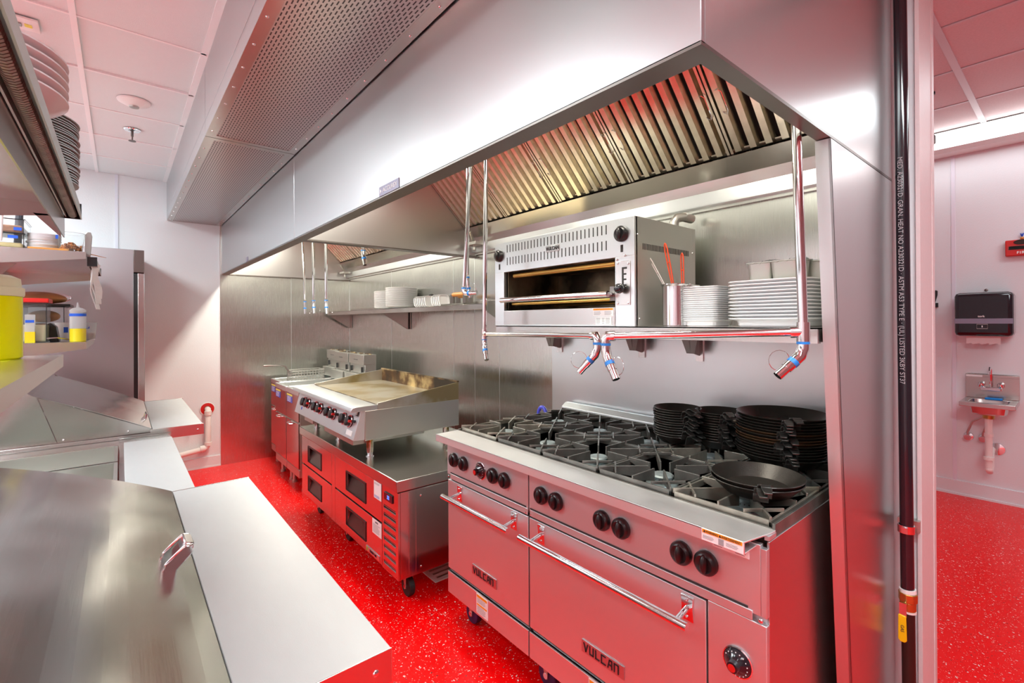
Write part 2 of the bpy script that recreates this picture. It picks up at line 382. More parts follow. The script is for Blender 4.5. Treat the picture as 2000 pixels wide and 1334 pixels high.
# wall details
b = MB().box(XF, XF+.012, YL, .80, 0, .11); b.box(XF+.012, XF+.016, YL, .80, 0, .012); b.build('baseboard_far', 'wall', kind=S)
b = MB().box(-2.4, XE, YS-.012, YS, 0, .12); b.box(-2.4, XE, YS-.02, YS, 0, .016); b.build('baseboard_sink', 'wall', kind=S)
MB().box(XF, XF+.006, -.035, -.012, .11, ZC).build('trim_3', mat('blue_white_seam', (.76, .80, .88), .4), kind=S)
MB().box(XF, XF+.004, .795, .80, .11, 2.5).build('trim_4', 'grid', kind=S)
MB().box(-.71, -.685, YS-.006, YS, .12, 3.05).build('trim_5', mat('seam_strip', (.78, .80, .88), .4), kind=S)
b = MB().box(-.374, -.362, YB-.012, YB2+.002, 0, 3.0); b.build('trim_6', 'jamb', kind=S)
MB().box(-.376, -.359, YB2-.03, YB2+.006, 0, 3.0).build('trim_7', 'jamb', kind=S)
# steel cladding on far wall and back wall, with thin seam strips
def clad(name, pan, strips):
    for i, q in enumerate(pan):
        MB().box(*q).build(name, 'steelwall', kind=S, smooth=False)
    b = MB()
    for q in strips: b.box(*q)
    b.build('trim_8', 'steelwhite', kind=S, smooth=False)
MB().box(XF, XF+.01, .802, 1.49, 0, 2.6).build('trim_9', 'steelwall', kind=S, smooth=False)
MB().box(XF, XF+.01, 1.494, YB, 0, 2.6).build('trim_10', 'steelwall', kind=S, smooth=False)
seams = [-4.56, -3.376, -3.07, -2.755, -2.19]
xs = [XF+.01]+seams+[-.48]
for i in range(len(xs)-1):
    MB().box(xs[i]+.0015, xs[i+1]-.0015, YB-.01, YB, 0, 2.6).build('trim_%d' % (11+i), 'steelwall', kind=S, smooth=False)
b = MB()
for x in seams: b.box(x-.002, x+.002, YB-.0115, YB-.002, 0, 2.0)
b.box(XF+.01, XF+.0125, 1.489, 1.495, 0, 2.0); b.box(XF+.01, XF+.014, YB-.014, YB-.01, 0, 2.0)
b.build('trim_18', 'steelwhite', kind=S, smooth=False)
# ---------------------------------------------------------------- exhaust hoods
HZ, HY = 1.986, .814
def hood(name, x0, x1, label, leftend, rightend, badge):
    r = thing(name, ((x0+x1)/2, 1.4, HZ), label, 'exhaust hood', 'stainless exhaust hoods over the cook line')
    b = MB().box(x0, x1, HY, HY+.015, HZ, ZC-.005); b.build('front_panel', 'hood', r, .002)
    b = MB(); b.box(x0, x1, HY, HY+.062, HZ-.004, HZ+.004)
    b.box(x0, x0+.035, HY+.062, 2.155, HZ-.004, HZ+.004); b.box(x1-.035, x1, HY+.062, 2.155, HZ-.004, HZ+.004)
    b.box(x0+.035, x1-.035, HY+.056, HY+.062, HZ, HZ+.03)
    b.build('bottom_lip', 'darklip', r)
    for xa, xb in ((x0, x0+.012), (x1-.012, x1)):
        MB().box(xa, xb, HY+.015, 2.155, HZ+.004, ZC-.005).build('end_panel', 'hoodend', r)
    MB().box(x0+.012, x1-.012, HY+.015, 2.155, 2.62, 2.63).build('top_panel', 'hood', r)
    MB().box(x0+.012, x1-.012, 2.14, 2.155, 2.0, 2.62).build('back_panel', 'steelwall', r)
    b = MB().strip([(2.035, 2.19), (2.10, 2.125), (2.115, 2.078)], 'x', x0+.012, x1-.012, -.003)
    b.build('grease_trough', 'counter', r)
    MB().box(x0+.012, x1-.012, 2.112, 2.116, 2.02, 2.078).box(x0+.012, x1-.012, 2.112, 2.155, 2.017, 2.021).build('back_ledge', 'steelwhite', r)
    MB().box(x0+.02, x1-.02, 2.098, 2.102, 2.124, 2.130).build('drip_edge', 'chrome', r)
    # inner faces of the filter bank: 45 degree slope
    n = 5; w = (x1-x0-.03)/n; q = math.sqrt(.5)
    S0 = Vector((0, 2.045, 2.195)); sd = Vector((0, -q, q)); nn = Vector((0, -q, -q)); Ls = .50
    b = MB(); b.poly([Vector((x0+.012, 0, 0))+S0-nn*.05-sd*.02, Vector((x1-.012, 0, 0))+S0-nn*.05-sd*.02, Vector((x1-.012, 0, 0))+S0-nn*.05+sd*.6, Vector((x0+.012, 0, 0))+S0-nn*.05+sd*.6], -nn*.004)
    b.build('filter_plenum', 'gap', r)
    for k in range(n):
        fx = x0+.015+k*w
        f = MB()
        def bar(xa, xb, s0, s1, h0, h1):
            f.poly([Vector((xa, 0, 0))+S0+sd*s0+nn*h0, Vector((xb, 0, 0))+S0+sd*s0+nn*h0, Vector((xb, 0, 0))+S0+sd*s1+nn*h0, Vector((xa, 0, 0))+S0+sd*s1+nn*h0], nn*(h1-h0))
        bar(fx+.003, fx+.014, 0, Ls, -.04, .003); bar(fx+w-.014, fx+w-.003, 0, Ls, -.04, .003); bar(fx+.003, fx+w-.003, -.0, .02, -.04, -.012); bar(fx+.003, fx+w-.003, Ls-.02, Ls, -.04, .003)
        nb = 8; p = (w-.02)/nb
        for i in range(nb):
            xa = fx+.010+i*p
            A = Vector((xa+.006, 0, 0))+S0+nn*-.014; 
            pts = [(.006, -.022), (.014, .004), (p-.022, .004), (p-.012, -.022)]
            P0 = [Vector((xa+a, 0, 0))+S0+sd*.012+nn*h for a, h in pts]
            f.poly(P0, sd*(Ls-.03))
        fo = f.build('baffle_filter', 'filter', r, smooth=False)
        for hx in (fx+.035, fx+w-.035):
            c = Vector((hx, 0, 0))+S0+sd*.20
            g = MB(); c2 = c+sd*.085
            g.tube([c+nn*.004, c+nn*.012-sd*.01+Vector((.012, 0, 0)), c+nn*.014-sd*.012+Vector((.02, 0, 0)), c+nn*.014+sd*.005+Vector((.026, 0, 0)), c2+nn*.014+Vector((.026, 0, 0)), c2+nn*.014+sd*.012+Vector((.016, 0, 0)), c2+nn*.004+sd*.01], .0018, 6)
            g.build('pull_handle', 'chrome', fo)
    g = MB().cyl((x0+.12, 2.06, 2.06), (x0+.12, 2.06, 2.02), .012).box(x0+.05, x0+.19, 2.02, 2.10, 2.055, 2.078).cyl((x0+.11, 2.06, 2.08), (x0+.15, 2.0, 2.15), .011); g.build('grease_cup', 'galv', r, .002)
    if badge:
        bb = MB().box(*badge, HY-.003, HY, HZ+.002, HZ+.04).build('maker_badge', 'greysign', r)
        if badge[1]-badge[0] > .1: text('▷ACCUREX' if 0 else 'ACCUREX', .024, 'white', bb, ((badge[0]+badge[1])/2+.012, HY-.003, HZ+.021), X, Z, ext=.0004, sx=1.15)
        if badge[1]-badge[0] > .1: MB().poly([(badge[0]+.008, HY-.0035, HZ+.012), (badge[0]+.022, HY-.0035, HZ+.022), (badge[0]+.008, HY-.0035, HZ+.032)], (0, .0005, 0)).build('arrow_mark', 'white', bb)
    return r
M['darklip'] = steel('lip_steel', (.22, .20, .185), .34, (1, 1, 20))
hood('exhaust_hood', XF+.012, -3.052, 'long stainless exhaust hood over the fryers at the far wall end', 0, 0, (-4.46, -4.39))
hood('exhaust_hood', -3.048, -.44, 'long stainless exhaust hood over the range with a grey maker badge', 0, 1, (-1.821, -1.646))
# tapered end skirt under the near hood
r = thing('hood_end_skirt', (-.458, 1.9, 0), 'tall tapered stainless end skirt between the range and the black gas pipe', 'end panel')
prof = [(1.503, 1.98), (2.158, 1.98), (2.158, .0), (1.70, .0)]
MB().prism(prof, 'x', -.4455, -.4400).build('side_sheet', 'hoodend', r)
MB().poly([(-.478, 1.503, 1.98), (-.4400, 1.503, 1.98), (-.4400, 1.70, 0), (-.478, 1.70, 0)], (0, .004, 0)).build('front_flange', 'steelwhite', r)
MB().prism([(1.507, 1.98), (2.158, 1.98), (2.158, .0), (1.704, .0)], 'x', -.478, -.472).build('inner_sheet', 'steelwall', r)
# supply plenum boxes
for x0, x1, lab in ((XF+.005, -3.012, 'perforated stainless supply plenum hanging from the ceiling near the far wall'), (-3.006, -.35, 'perforated stainless supply plenum over the aisle, nearer section')):
    r = thing('supply_plenum', ((x0+x1)/2, .58, 2.49), lab, 'air plenum', 'perforated supply plenums along the hood front')
    b = MB().box(x0, x1, .355, .361, 2.49, ZC-.004).box(x0, x0+.006, .361, .806, 2.49, ZC-.004).box(x1-.006, x1, .361, .806, 2.49, ZC-.004).box(x0+.006, x1-.006, .80, .806, 2.49, ZC-.004)
    b.build('side_panels', 'hood', r)
    MB().box(x0, x1, .3535, .3550, 2.565, 2.568).build('fold_seam', 'chrome', r)
    MB().box(x0+.04, x1-.04, .40, .765, 2.488, 2.492).build('slotted_panel', 'perf', r, smooth=False, origin=None)
    b = MB().box(x0, x1, .355, .40, 2.486, 2.4895).box(x0, x1, .765, .808, 2.486, 2.4895).box(x0, x0+.04, .40, .765, 2.486, 2.4895).box(x1-.04, x1, .40, .765, 2.486, 2.4895)
    b.build('rim', 'counter', r)
    k = x0+.1
    while k < x1-.05:
        for yy in (.375, .79): MB().ball((k, yy, 2.486), .006, (1, 1, .6), 8).build('rim_screw', 'chrome', r)
        k += .2
# ---------------------------------------------------------------- range
RY = 1.258
r = thing('restaurant_range', (-1.27, 1.66, 0), 'ten burner stainless gas range with two ovens, black pans on its grates', 'range')
b = MB(); b.box(-2.028, -.515, 1.275, 2.07, .14, .885); b.build('body', 'range', r, .002)
MB().box(-.519, -.513, 1.275, 2.07, .14, .912).build('side_panel', 'hoodend', r, .001)
MB().box(-.5275, -.513, RY, 1.2745, .722, .897).build('side_trim', 'range', r, .001)
b = MB().prism([(RY, .905), (RY, .722), (1.275, .722), (1.275, .905)], 'x', -2.03, -1.4235); b.build('control_panel', 'range', r, .0015)
b = MB().prism([(RY, .905), (RY, .722), (1.275, .722), (1.275, .905)], 'x', -1.4165, -.528); b.build('control_panel', 'range', r, .0015)
for xa, xb in ((-2.0, -1.435), (-1.41, -.56)):
    MB().box(xa, xb, RY-.0015, RY+.002, .7305, .736).build('panel_groove', 'gap', r)
    MB().box(xa, xb+.012, RY-.003, RY, .704, .7295).build('trim_rail', 'range', r, .0015)
    MB().box(xa, xb, RY+.006, RY+.016, .697, .7035).build('door_gap', 'gap', r)
for xx in (-2.018, -1.435, -1.405, -.528): MB().ball((xx, RY-.001, .712), .006, (1, .5, 1), 10).build('rivet', 'chrome', r)
# rail
b = MB(); pr_ = [(1.19, .93), (1.19, .897), (1.258, .893), (1.262, .90), (1.32, .93)]
b.poly([(-2.026, 1.19, .93), (-.538, 1.19, .93), (-.515, 1.30, .93), (-.515, 1.32, .93), (-2.03, 1.32, .93), (-2.03, 1.30, .93)], (0, 0, -.004))
b.poly([(-2.026, 1.19, .93), (-.538, 1.19, .93), (-.538, 1.19, .897), (-2.026, 1.19, .897)], (0, .004, 0))
b.poly([(-2.026, 1.194, .898), (-.538, 1.194, .898), (-.538, 1.262, .898), (-2.026, 1.262, .898)], (0, 0, .003))
b.poly([(-2.03, 1.194, .926), (-2.03, 1.32, .926), (-2.03, 1.32, .898), (-2.03, 1.194, .898)], (.004, 0, 0))
M['railsteel'] = steel('front_rail_steel', (.86, .87, .87), .5, (1, 1, 30)); rail = b.build('front_rail', 'railsteel', r, .001)
MB().box(-.5255, -.5135, 1.276, 1.319, .914, .9255).build('rail_end', 'range', r)
# oven doors
for xa, xb, hx0, hx1, px0 in ((-2.025, -1.424, -1.977, -1.475, -1.814), (-1.416, -.6755, -1.405, -.696, -1.137)):
    d = MB().box(xa, xb, RY, 1.275, .258, .696).build('oven_door', 'range', r, .002)
    h = MB().cyl((hx0, 1.195, .638), (hx1, 1.195, .638), .0125).build('door_handle', 'chrome', d)
    for k, xm in enumerate((hx0+.06, hx1-.035)):
        MB().cyl((xm, 1.197, .640), (xm, RY-.003, .652), .008).build('handle_bracket', 'chrome', h)
        MB().prism([(xm-.02, .617), (xm+.02, .617), (xm+.017, .652), (xm+.02, .687), (xm-.02, .687), (xm-.017, .652)], 'y', RY-.004, RY-.0002).build('mounting_plate', 'chrome', h, .001)
        MB().ball((xm, RY-.006, .628), .004, seg=8).ball((xm, RY-.006, .676), .004, seg=8).build('screws', 'chrome', h)
    n_ = MB().box(px0, px0+.183, RY-.004, RY, .313, .357).build('nameplate', 'plate_red', d, .001)
    # VULCAN block lettering from strokes
    g = MB(); x = px0+.012; H = .026; wd = .0045; base = .322
    def st(x0, z0, x1, z1):
        d2 = Vector((x1-x0, 0, z1-z0)); pn = Vector((-d2.z, 0, d2.x)).normalized()*wd/2; e = d2.normalized()*wd*.35
        p, q2 = Vector((x0, RY-.0045, base+z0))-e, Vector((x1, RY-.0045, base+z1))+e
        g.poly([p-pn, q2-pn, q2+pn, p+pn], (0, -.0012, 0))
    L = .019; gp = .0265
    st(x, H, x+L*.45, 0); st(x+L*.45, 0, x+L*.9, H); x += gp
    st(x, H, x, .004); st(x, .0, x+L*.8, .0); st(x+L*.8, .0, x+L*.8, H); x += gp
    st(x, H, x, 0); st(x, 0, x+L*.8, 0); x += gp-.001
    st(x+L*.9, H, x, H); st(x, H, x, .0); st(x, 0, x+L*.9, 0); x += gp+.001
    st(x, 0, x+L*.35, H); st(x+L*.35, H, x+L*.85, H); st(x+L*.85, H, x+L*.85, 0); st(x+.004, H*.42, x+L*.85, H*.42); x += gp
    st(x, 0, x, H); st(x, H, x+L*.85, H); st(x+L*.85, H, x+L*.85, 0)
    g.build('lettering', 'ink', n_, smooth=False)
MB().box(-.670, -.5135, RY, 1.2745, .14, .702).build('right_panel', 'range', r, .002)
MB().box(-.6755, -.670, RY+.008, 1.275, .14, .702).box(-1.424, -1.416, RY+.006, 1.275, .14, .9).build('panel_gap', 'gap', r)
for xa, xb, lx in ((-2.025, -1.4235, -1.78), (-1.4165, -.6755, -1.105)):
    k = MB().box(xa, xb, RY-.002, RY+.012, .137, .240).box(xa, xb, RY+.003, RY+.03, .236, .240).build('kick_panel', 'range', r, .001)
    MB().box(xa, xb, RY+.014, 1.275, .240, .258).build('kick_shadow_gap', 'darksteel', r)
    l = MB().box(lx, lx+.085, RY-.0035, RY-.002, .148, .236).build('warning_label', 'paper', k)
    MB().box(lx+.004, lx+.081, RY-.0042, RY-.0035, .222, .233).box(lx+.004, lx+.081, RY-.0042, RY-.0035, .186, .193).build('orange_stripes', 'labelorange', l)
    textlines(l, (lx+.006, RY-.0035, .198), X, Z, .073, .022, 4); textlines(l, (lx+.006, RY-.0035, .152), X, Z, .073, .032, 6)
# rail warning label
l = MB().box(-.649, -.540, 1.1885, 1.190, .899, .929).build('warning_label', 'paper', rail)
MB().box(-.647, -.542, 1.1878, 1.1885, .919, .928).build('orange_stripe', 'labelorange', l)
text('⚠WARNING ▲AVERTISSEMENT'.replace('⚠', '▲'), .0088, 'ink', l, (-.5945, 1.1876, .9235), X, Z, ext=.0002, sx=.78)
textlines(l, (-.645, 1.1885, .904), X, Z, .034, .010, 3); textlines(l, (-.583, 1.1885, .904), X, Z, .036, .010, 3)
MB().box(-.603, -.589, 1.1878, 1.1884, .901, .917).box(-.6015, -.5905, 1.1872, 1.1878, .9025, .9155).build('pictogram_frame', 'ink', l).data.materials[0] = M['greyink']
l = MB().box(-.654, -.556, RY-.0015, RY, .858, .892).build('rating_label', 'paper', r)
textlines(l, (-.650, RY-.0015, .861), X, Z, .03, .02, 4); textlines(l, (-.592, RY-.0015, .861), X, Z, .032, .026, 6); 
text('VULCAN', .010, 'ink', l, (-.636, RY-.0016, .8835), X, Z, ext=.0002)
# knobs
def knob(par, c, r0=.034, n=Vector((0, -1, 0)), ang=0, ma='black'):
    c = Vector(c); o = MB().lathe(c, [(r0, 0), (r0, .010), (r0*.9, .016), (r0*.72, .020), (r0*.62, .018), (0, .016)], 28, n).build('control_knob', ma, par)
    u = Vector((math.sin(ang), 0, math.cos(ang))) if abs(n.y) > .5 else Vector((0, math.sin(ang), math.cos(ang))); w_ = n.cross(u)
    g = MB(); k = r0*.84
    sc = [abs(w_[i])*.42+abs(u[i])*1.0+abs(n[i])*.62 for i in range(3)]
    g.ball(c+n*.014, k, sc, 20); g.build('grip', ma, o); return o
for xk in (-1.965, -1.882, -1.652, -1.570, -1.343, -1.262, -1.042, -.962, -.748, -.672):
    knob(r, (xk, RY, .805))
def thermo(par, c):
    c = Vector(c); o = MB().lathe(c, [(.036, 0), (.036, .004), (.030, .012), (.016, .022), (.014, .034), (.0, .036)], 30, (0, -1, 0)).build('thermostat_knob', 'blackgloss', par)
    MB().lathe(c+Vector((0, -.001, 0)), [(.040, 0), (.040, .002), (.037, .003), (.036, .0)], 30, (0, -1, 0)).build('dial_ring', 'chrome', o)
    MB().lathe(c+Vector((0, -.036, 0)), [(.010, 0), (.010, .001), (0, .0012)], 20, (0, -1, 0)).build('red_centre', 'red', o)
    g = MB()
    for k in range(14):
        t = math.radians(-60+k*20); cc = c+Vector((math.sin(t)*.030, -.0125, math.cos(t)*.030)); g.ball(cc, .0016, seg=6)
    g.build('dial_marks', 'white', o)
thermo(r, (-1.745, RY, .803)); thermo(r, (-.587, RY, .575))
# cooktop
MB().box(-2.02, -.524, 1.32, 2.07, .872, .885).build('drip_deck', 'ironlite', r)
b = MB().box(-2.030, -2.020, 1.32, 2.07, .885, .935).box(-.524, -.516, 1.32, 2.07, .885, .945).box(-2.02, -.524, 1.32, 1.327, .885, .931).box(-2.02, -.524, 2.062, 2.07, .885, .955)
b.build('cooktop_frame', 'iron', r, .001)
MB().prism([(2.07, .89), (2.07, .962), (2.105, .985), (2.125, .985), (2.125, .89)], 'x', -2.03, -.515).build('rear_ledge', 'range', r, .002)
# grates and burners
def grate(cx, cy, w, d):
    z1, z0 = .956, .942
    b = MB(); t = .007
    x0, x1, y0, y1 = cx-w/2+.003, cx+w/2-.003, cy-d/2+.003, cy+d/2-.003
    b.box(x0, x1, y0, y0+t, .925, .946).box(x0, x1, y1-t, y1, .925, .946).box(x0, x0+t, y0, y1, .925, .946).box(x1-t, x1, y0, y1, .925, .946)
    def fin(p, q, h0, h1, t=.0062):
        p, q = Vector((*p, 0)), Vector((*q, 0)); dd = (q-p).normalized(); n = Vector((-dd.y, dd.x, 0))*t/2
        P = [p+Z*(z1-h0), p+Z*z1, q+Z*z1, q+Z*(z1-h1)]
        b.poly([v-n for v in P], n*2)
    cr = .05
    for sx in (-1, 1):
        for sy in (-1, 1):
            co = (cx+sx*(w/2-.004), cy+sy*(d/2-.004)); L = math.hypot(w/2, d/2)
            e = (cx+sx*w/2/L*cr, cy+sy*d/2/L*cr); fin(co, e, .016, .05)
            mid = (cx+sx*w*.27, cy+sy*d*.27)
    for sx in (-1, 1): fin((cx+sx*(w/2-.004), cy), (cx+sx*cr, cy), .016, .045)
    for sy in (-1, 1): fin((cx, cy+sy*(d/2-.004)), (cx, cy+sy*cr), .016, .045)
    # webs linking neighbouring fins
    for sx in (-1, 1):
        for sy in (-1, 1): fin((cx+sx*(w/2-.006), cy+sy*d*.24), (cx+sx*w*.24, cy+sy*(d/2-.006)), .010, .010, .006)
    return b.build('burner_grate', 'ironlite' if random.random() < .45 else 'iron', r, .0012, smooth=False)
GW = 1.49/5
for i in range(5):
    for j in range(2):
        cx = -2.018+GW*(i+.5); cy = 1.328+.366*(j+.5)
        grate(cx, cy, GW, .364)
        bu = MB().lathe((cx, cy, .885), [(.060, 0), (.055, .012), (.03, .014), (.030, .018), (.038, .021), (.040, .036), (.034, .041), (.016, .043), (0, .041)], 28).build('burner_head', 'burner', r)
        g = MB()
        for k in range(20):
            t = 2*math.pi*k/20; g.cyl((cx+math.cos(t)*.039, cy+math.sin(t)*.039, .914), (cx+math.cos(t)*.0412, cy+math.sin(t)*.0412, .914), .0017, seg=6)
        g.build('flame_ports', 'gap', bu)
# casters
def caster(par, x, y, top, rad=.05, ma='rubber'):
    b = MB().box(x-.035, x+.035, y-.035, y+.035, top-.006, top).cyl((x, y, top-.006), (x, y, top-.02), .018)
    for s in (-1, 1): b.prism([(x-.022, top-.02), (x+.022, top-.02), (x+.012+.01, rad-.008), (x-.002+.01, rad-.008)], 'y', y+s*.021-.0015, y+s*.021+.0015)
    c = b.build('caster', 'galv', par, .001)
    MB().cyl((x+.01, y-.016, rad), (x+.01, y+.016, rad), rad, seg=28).build('wheel', ma, c, .004)
    MB().cyl((x+.01, y-.024, rad), (x+.01, y+.024, rad), .012).build('axle', 'chrome', c)
for x in (-1.93, -1.40, -.62):
    for y in (1.34, 1.98): caster(r, x, y, .141, .048, 'purple')
# white backsplash sheet and shelf over range
MB().box(-2.187, -.482, 2.146, 2.158, .86, 1.43).build('trim_19', 'steelwhite', kind=S, smooth=False)
sh = thing('wall_shelf', (-1.22, 1.85, 1.41), 'stainless wall shelf over the range carrying the broiler and platters', 'shelf')
b = MB().box(-1.985, -.484, 1.535, 2.14, 1.4535, 1.4575).box(-1.985, -.484, 1.535, 1.538, 1.412, 1.4575).box(-1.985, -1.982, 1.538, 2.14, 1.430, 1.4575).box(-.487, -.484, 1.538, 2.14, 1.415, 1.4575).box(-1.985, -.484, 1.538, 1.56, 1.412, 1.415)
b.build('shelf_top', 'steel', sh)
for xb in (-2.11, -1.50, -1.175):
    MB().prism([(2.03, 1.4535), (2.14, 1.4535), (2.14, 1.31), (2.06, 1.33)], 'x', xb-.0015, xb+.0015).build('bracket', 'darksteel', sh)
    MB().poly([(xb-.058, 2.04, 1.4535), (xb+.058, 2.04, 1.4535), (xb+.020, 2.06, 1.325), (xb-.020, 2.06, 1.325)], (0, .003, 0)).build('bracket_face', 'darksteel', sh)
    MB().box(xb-.019, xb+.019, 2.138, 2.145, 1.285, 1.4535).build('bracket_flange', 'steel', sh)
# ---------------------------------------------------------------- broiler
BY = 1.589; bx0, bx1, bz0, bz1 = -2.062, -1.146, 1.4585, 1.903
r = thing('salamander_broiler', (-1.6, 1.82, bz0), 'stainless salamander broiler with two black knobs on the wall shelf', 'broiler')
b = MB().box(bx0, bx1, 2.03, 2.056, bz0+.002, bz1).box(bx0, bx0+.004, BY+.01, 2.03, bz0+.002, bz1-.002).box(bx1-.004, bx1, BY+.01, 2.03, bz0+.002, bz1-.002).box(bx0, bx1, BY+.01, 2.03, bz1-.004, bz1).box(bx0, bx1, BY+.01, 2.03, bz0, bz0+.004)
b.build('casing', 'galv', r, .001)
op = (-1.984, -1.243, 1.537, 1.738)
b = MB().box(bx0, bx1, BY, BY+.02, op[3]+.006, bz1).box(bx0, op[0], BY, BY+.02, bz0, op[3]+.006).box(op[1], bx1, BY, BY+.02, bz0, op[3]+.006).box(op[0], op[1], BY, BY+.02, bz0, op[2])
fr = b.build('front_frame', 'steelwhite', r, .001)
MB().box(op[1]-.005, op[1]+.0, BY-.003, BY, bz0, op[2]).box(op[0], op[1], BY-.0025, BY, bz0+.005, op[2]-.002).build('lower_panel', 'steel', r, .001)
b = MB().box(-1.97, -1.258, BY+.02, BY+.40, 1.530, 1.534).box(-1.97, -1.258, BY+.40, BY+.404, 1.53, 1.75).box(-1.975, -1.971, BY+.02, BY+.40, 1.53, 1.75).box(-1.257, -1.253, BY+.02, BY+.40, 1.53, 1.75)
b.build('firebox', stain('heat_tinted_steel', (.05, .04, .03), (.22, .18, .12), (.42, .36, .24), 4, .35), r)
MB().box(-1.97, -1.258, BY+.03, BY+.39, 1.742, 1.752).build('radiant_burner', 'burntedge', r)
MB().cyl((-1.93, BY+.03, 1.722), (-1.26, BY+.03, 1.722), .012).build('burner_pipe', 'brass', r)
g = MB()
for k in range(17): g.cyl((-1.95+.04*k, BY+.04, 1.575), (-1.95+.04*k, BY+.36, 1.575), .004, seg=8)
g.cyl((-1.96, BY+.04, 1.572), (-1.27, BY+.04, 1.572), .007); g.cyl((-1.96, BY+.36, 1.572), (-1.27, BY+.36, 1.572), .007); g.build('grill_rack', 'brass', r)
hb = MB().cyl((-1.965, BY-.035, 1.592), (-1.253, BY-.035, 1.592), .0135).build('pull_bar', 'chrome', r)
MB().cyl((-1.262, BY-.035, 1.592), (-1.262, BY+.05, 1.592), .011).cyl((-1.95, BY-.035, 1.592), (-1.95, BY+.05, 1.592), .011).build('bar_arms', 'chrome', hb)
MB().box(-1.275, -1.248, BY+.005, BY+.05, 1.565, 1.625).build('rack_bracket', 'darksteel', r)
g = MB()
for zz in (1.800, 1.867):
    for k in range(29):
        if zz > 1.85 or zz < 1.85:
            xx = -1.955+k*.0238; g.box(xx-.0028, xx+.0028, BY-.0006, BY+.0005, zz-.020, zz+.020)
g.build('vent_slots', 'gap', fr)
n_ = MB().box(-1.655, -1.565, BY-.003, BY, 1.812, 1.842).build('nameplate', 'steel', fr, .001); text('VULCAN', .022, 'ink', n_, (-1.61, BY-.003, 1.827), X, Z, bold=.0006, sx=1.0)
for xk, zk in ((-2.022, 1.836), (-1.208, 1.838)):
    knob(r, (xk, BY, zk), .033); MB().box(xk-.006, xk+.006, BY-.001, BY, zk-.075, zk-.045).build('pilot_slot', 'gap', fr)
p = MB().box(-1.236, -1.165, BY-.003, BY, 1.545, 1.725).build('height_plate', 'steel', r, .001)
MB().box(-1.206, -1.197, BY-.0036, BY-.003, 1.60, 1.70).box(-1.197, -1.181, BY-.0036, BY-.003, 1.692, 1.700).box(-1.197, -1.184, BY-.0036, BY-.003, 1.668, 1.675).box(-1.197, -1.184, BY-.0036, BY-.003, 1.646, 1.653).box(-1.197, -1.184, BY-.0036, BY-.003, 1.622, 1.629).build('notch_slot', 'gap', p)
MB().ball((-1.203, BY-.026, 1.612), .021).cyl((-1.203, BY-.003, 1.612), (-1.203, BY-.02, 1.612), .009).build('ball_knob', 'blackgloss', p)
g = MB()
for q in ((-1.226, 1.718), (-1.174, 1.712), (-1.226, 1.553), (-1.174, 1.553), (-1.232, 1.735), (-1.19, 1.748)): g.ball((q[0], BY-.003, q[1]), .005, (1, .6, 1), 8)
g.build('screws', 'chrome', p)
l = MB().box(-1.36, -1.249, BY-.0045, BY-.0025, 1.502, 1.535).build('warning_label', 'paper', r); MB().box(-1.358, -1.251, BY-.005, BY-.0045, 1.526, 1.534).build('orange_stripe', 'labelorange', l); textlines(l, (-1.355, BY-.0045, 1.505), X, Z, .045, .017, 3); textlines(l, (-1.296, BY-.0045, 1.505), X, Z, .043, .017, 3)
l = MB().box(-1.346, -1.26, BY-.0045, BY-.0025, 1.464, 1.498).build('rating_label', 'paper', r); textlines(l, (-1.342, BY-.0045, 1.467), X, Z, .025, .028, 5); textlines(l, (-1.31, BY-.0045, 1.467), X, Z, .015, .028, 4); textlines(l, (-1.29, BY-.0045, 1.467), X, Z, .025, .028, 5)
g = MB()
for k in range(34): g.box(bx1-.0005, bx1+.0006, 1.645+k*.0105, 1.6495+k*.0105, 1.772, 1.797)
g.build('side_vent_slots', 'gap', r)
g = MB().ball((bx1+.001, 1.61, 1.83), .004, seg=8).ball((bx1+.001, 2.03, 1.79), .004, seg=8).ball((bx1+.001, 1.62, 1.49), .004, seg=8); g.build('side_screws', 'chrome', r)
g = MB().tube([(-1.22, 2.0, 1.903), (-1.22, 2.0, 1.94), (-1.21, 2.01, 1.96), (-1.19, 2.03, 1.965), (-1.19, 2.1, 1.965)], .022, 12); g.cyl((-1.22, 2.0, 1.90), (-1.22, 2.0, 1.915), .028); g.build('gas_elbow', 'galv', r)
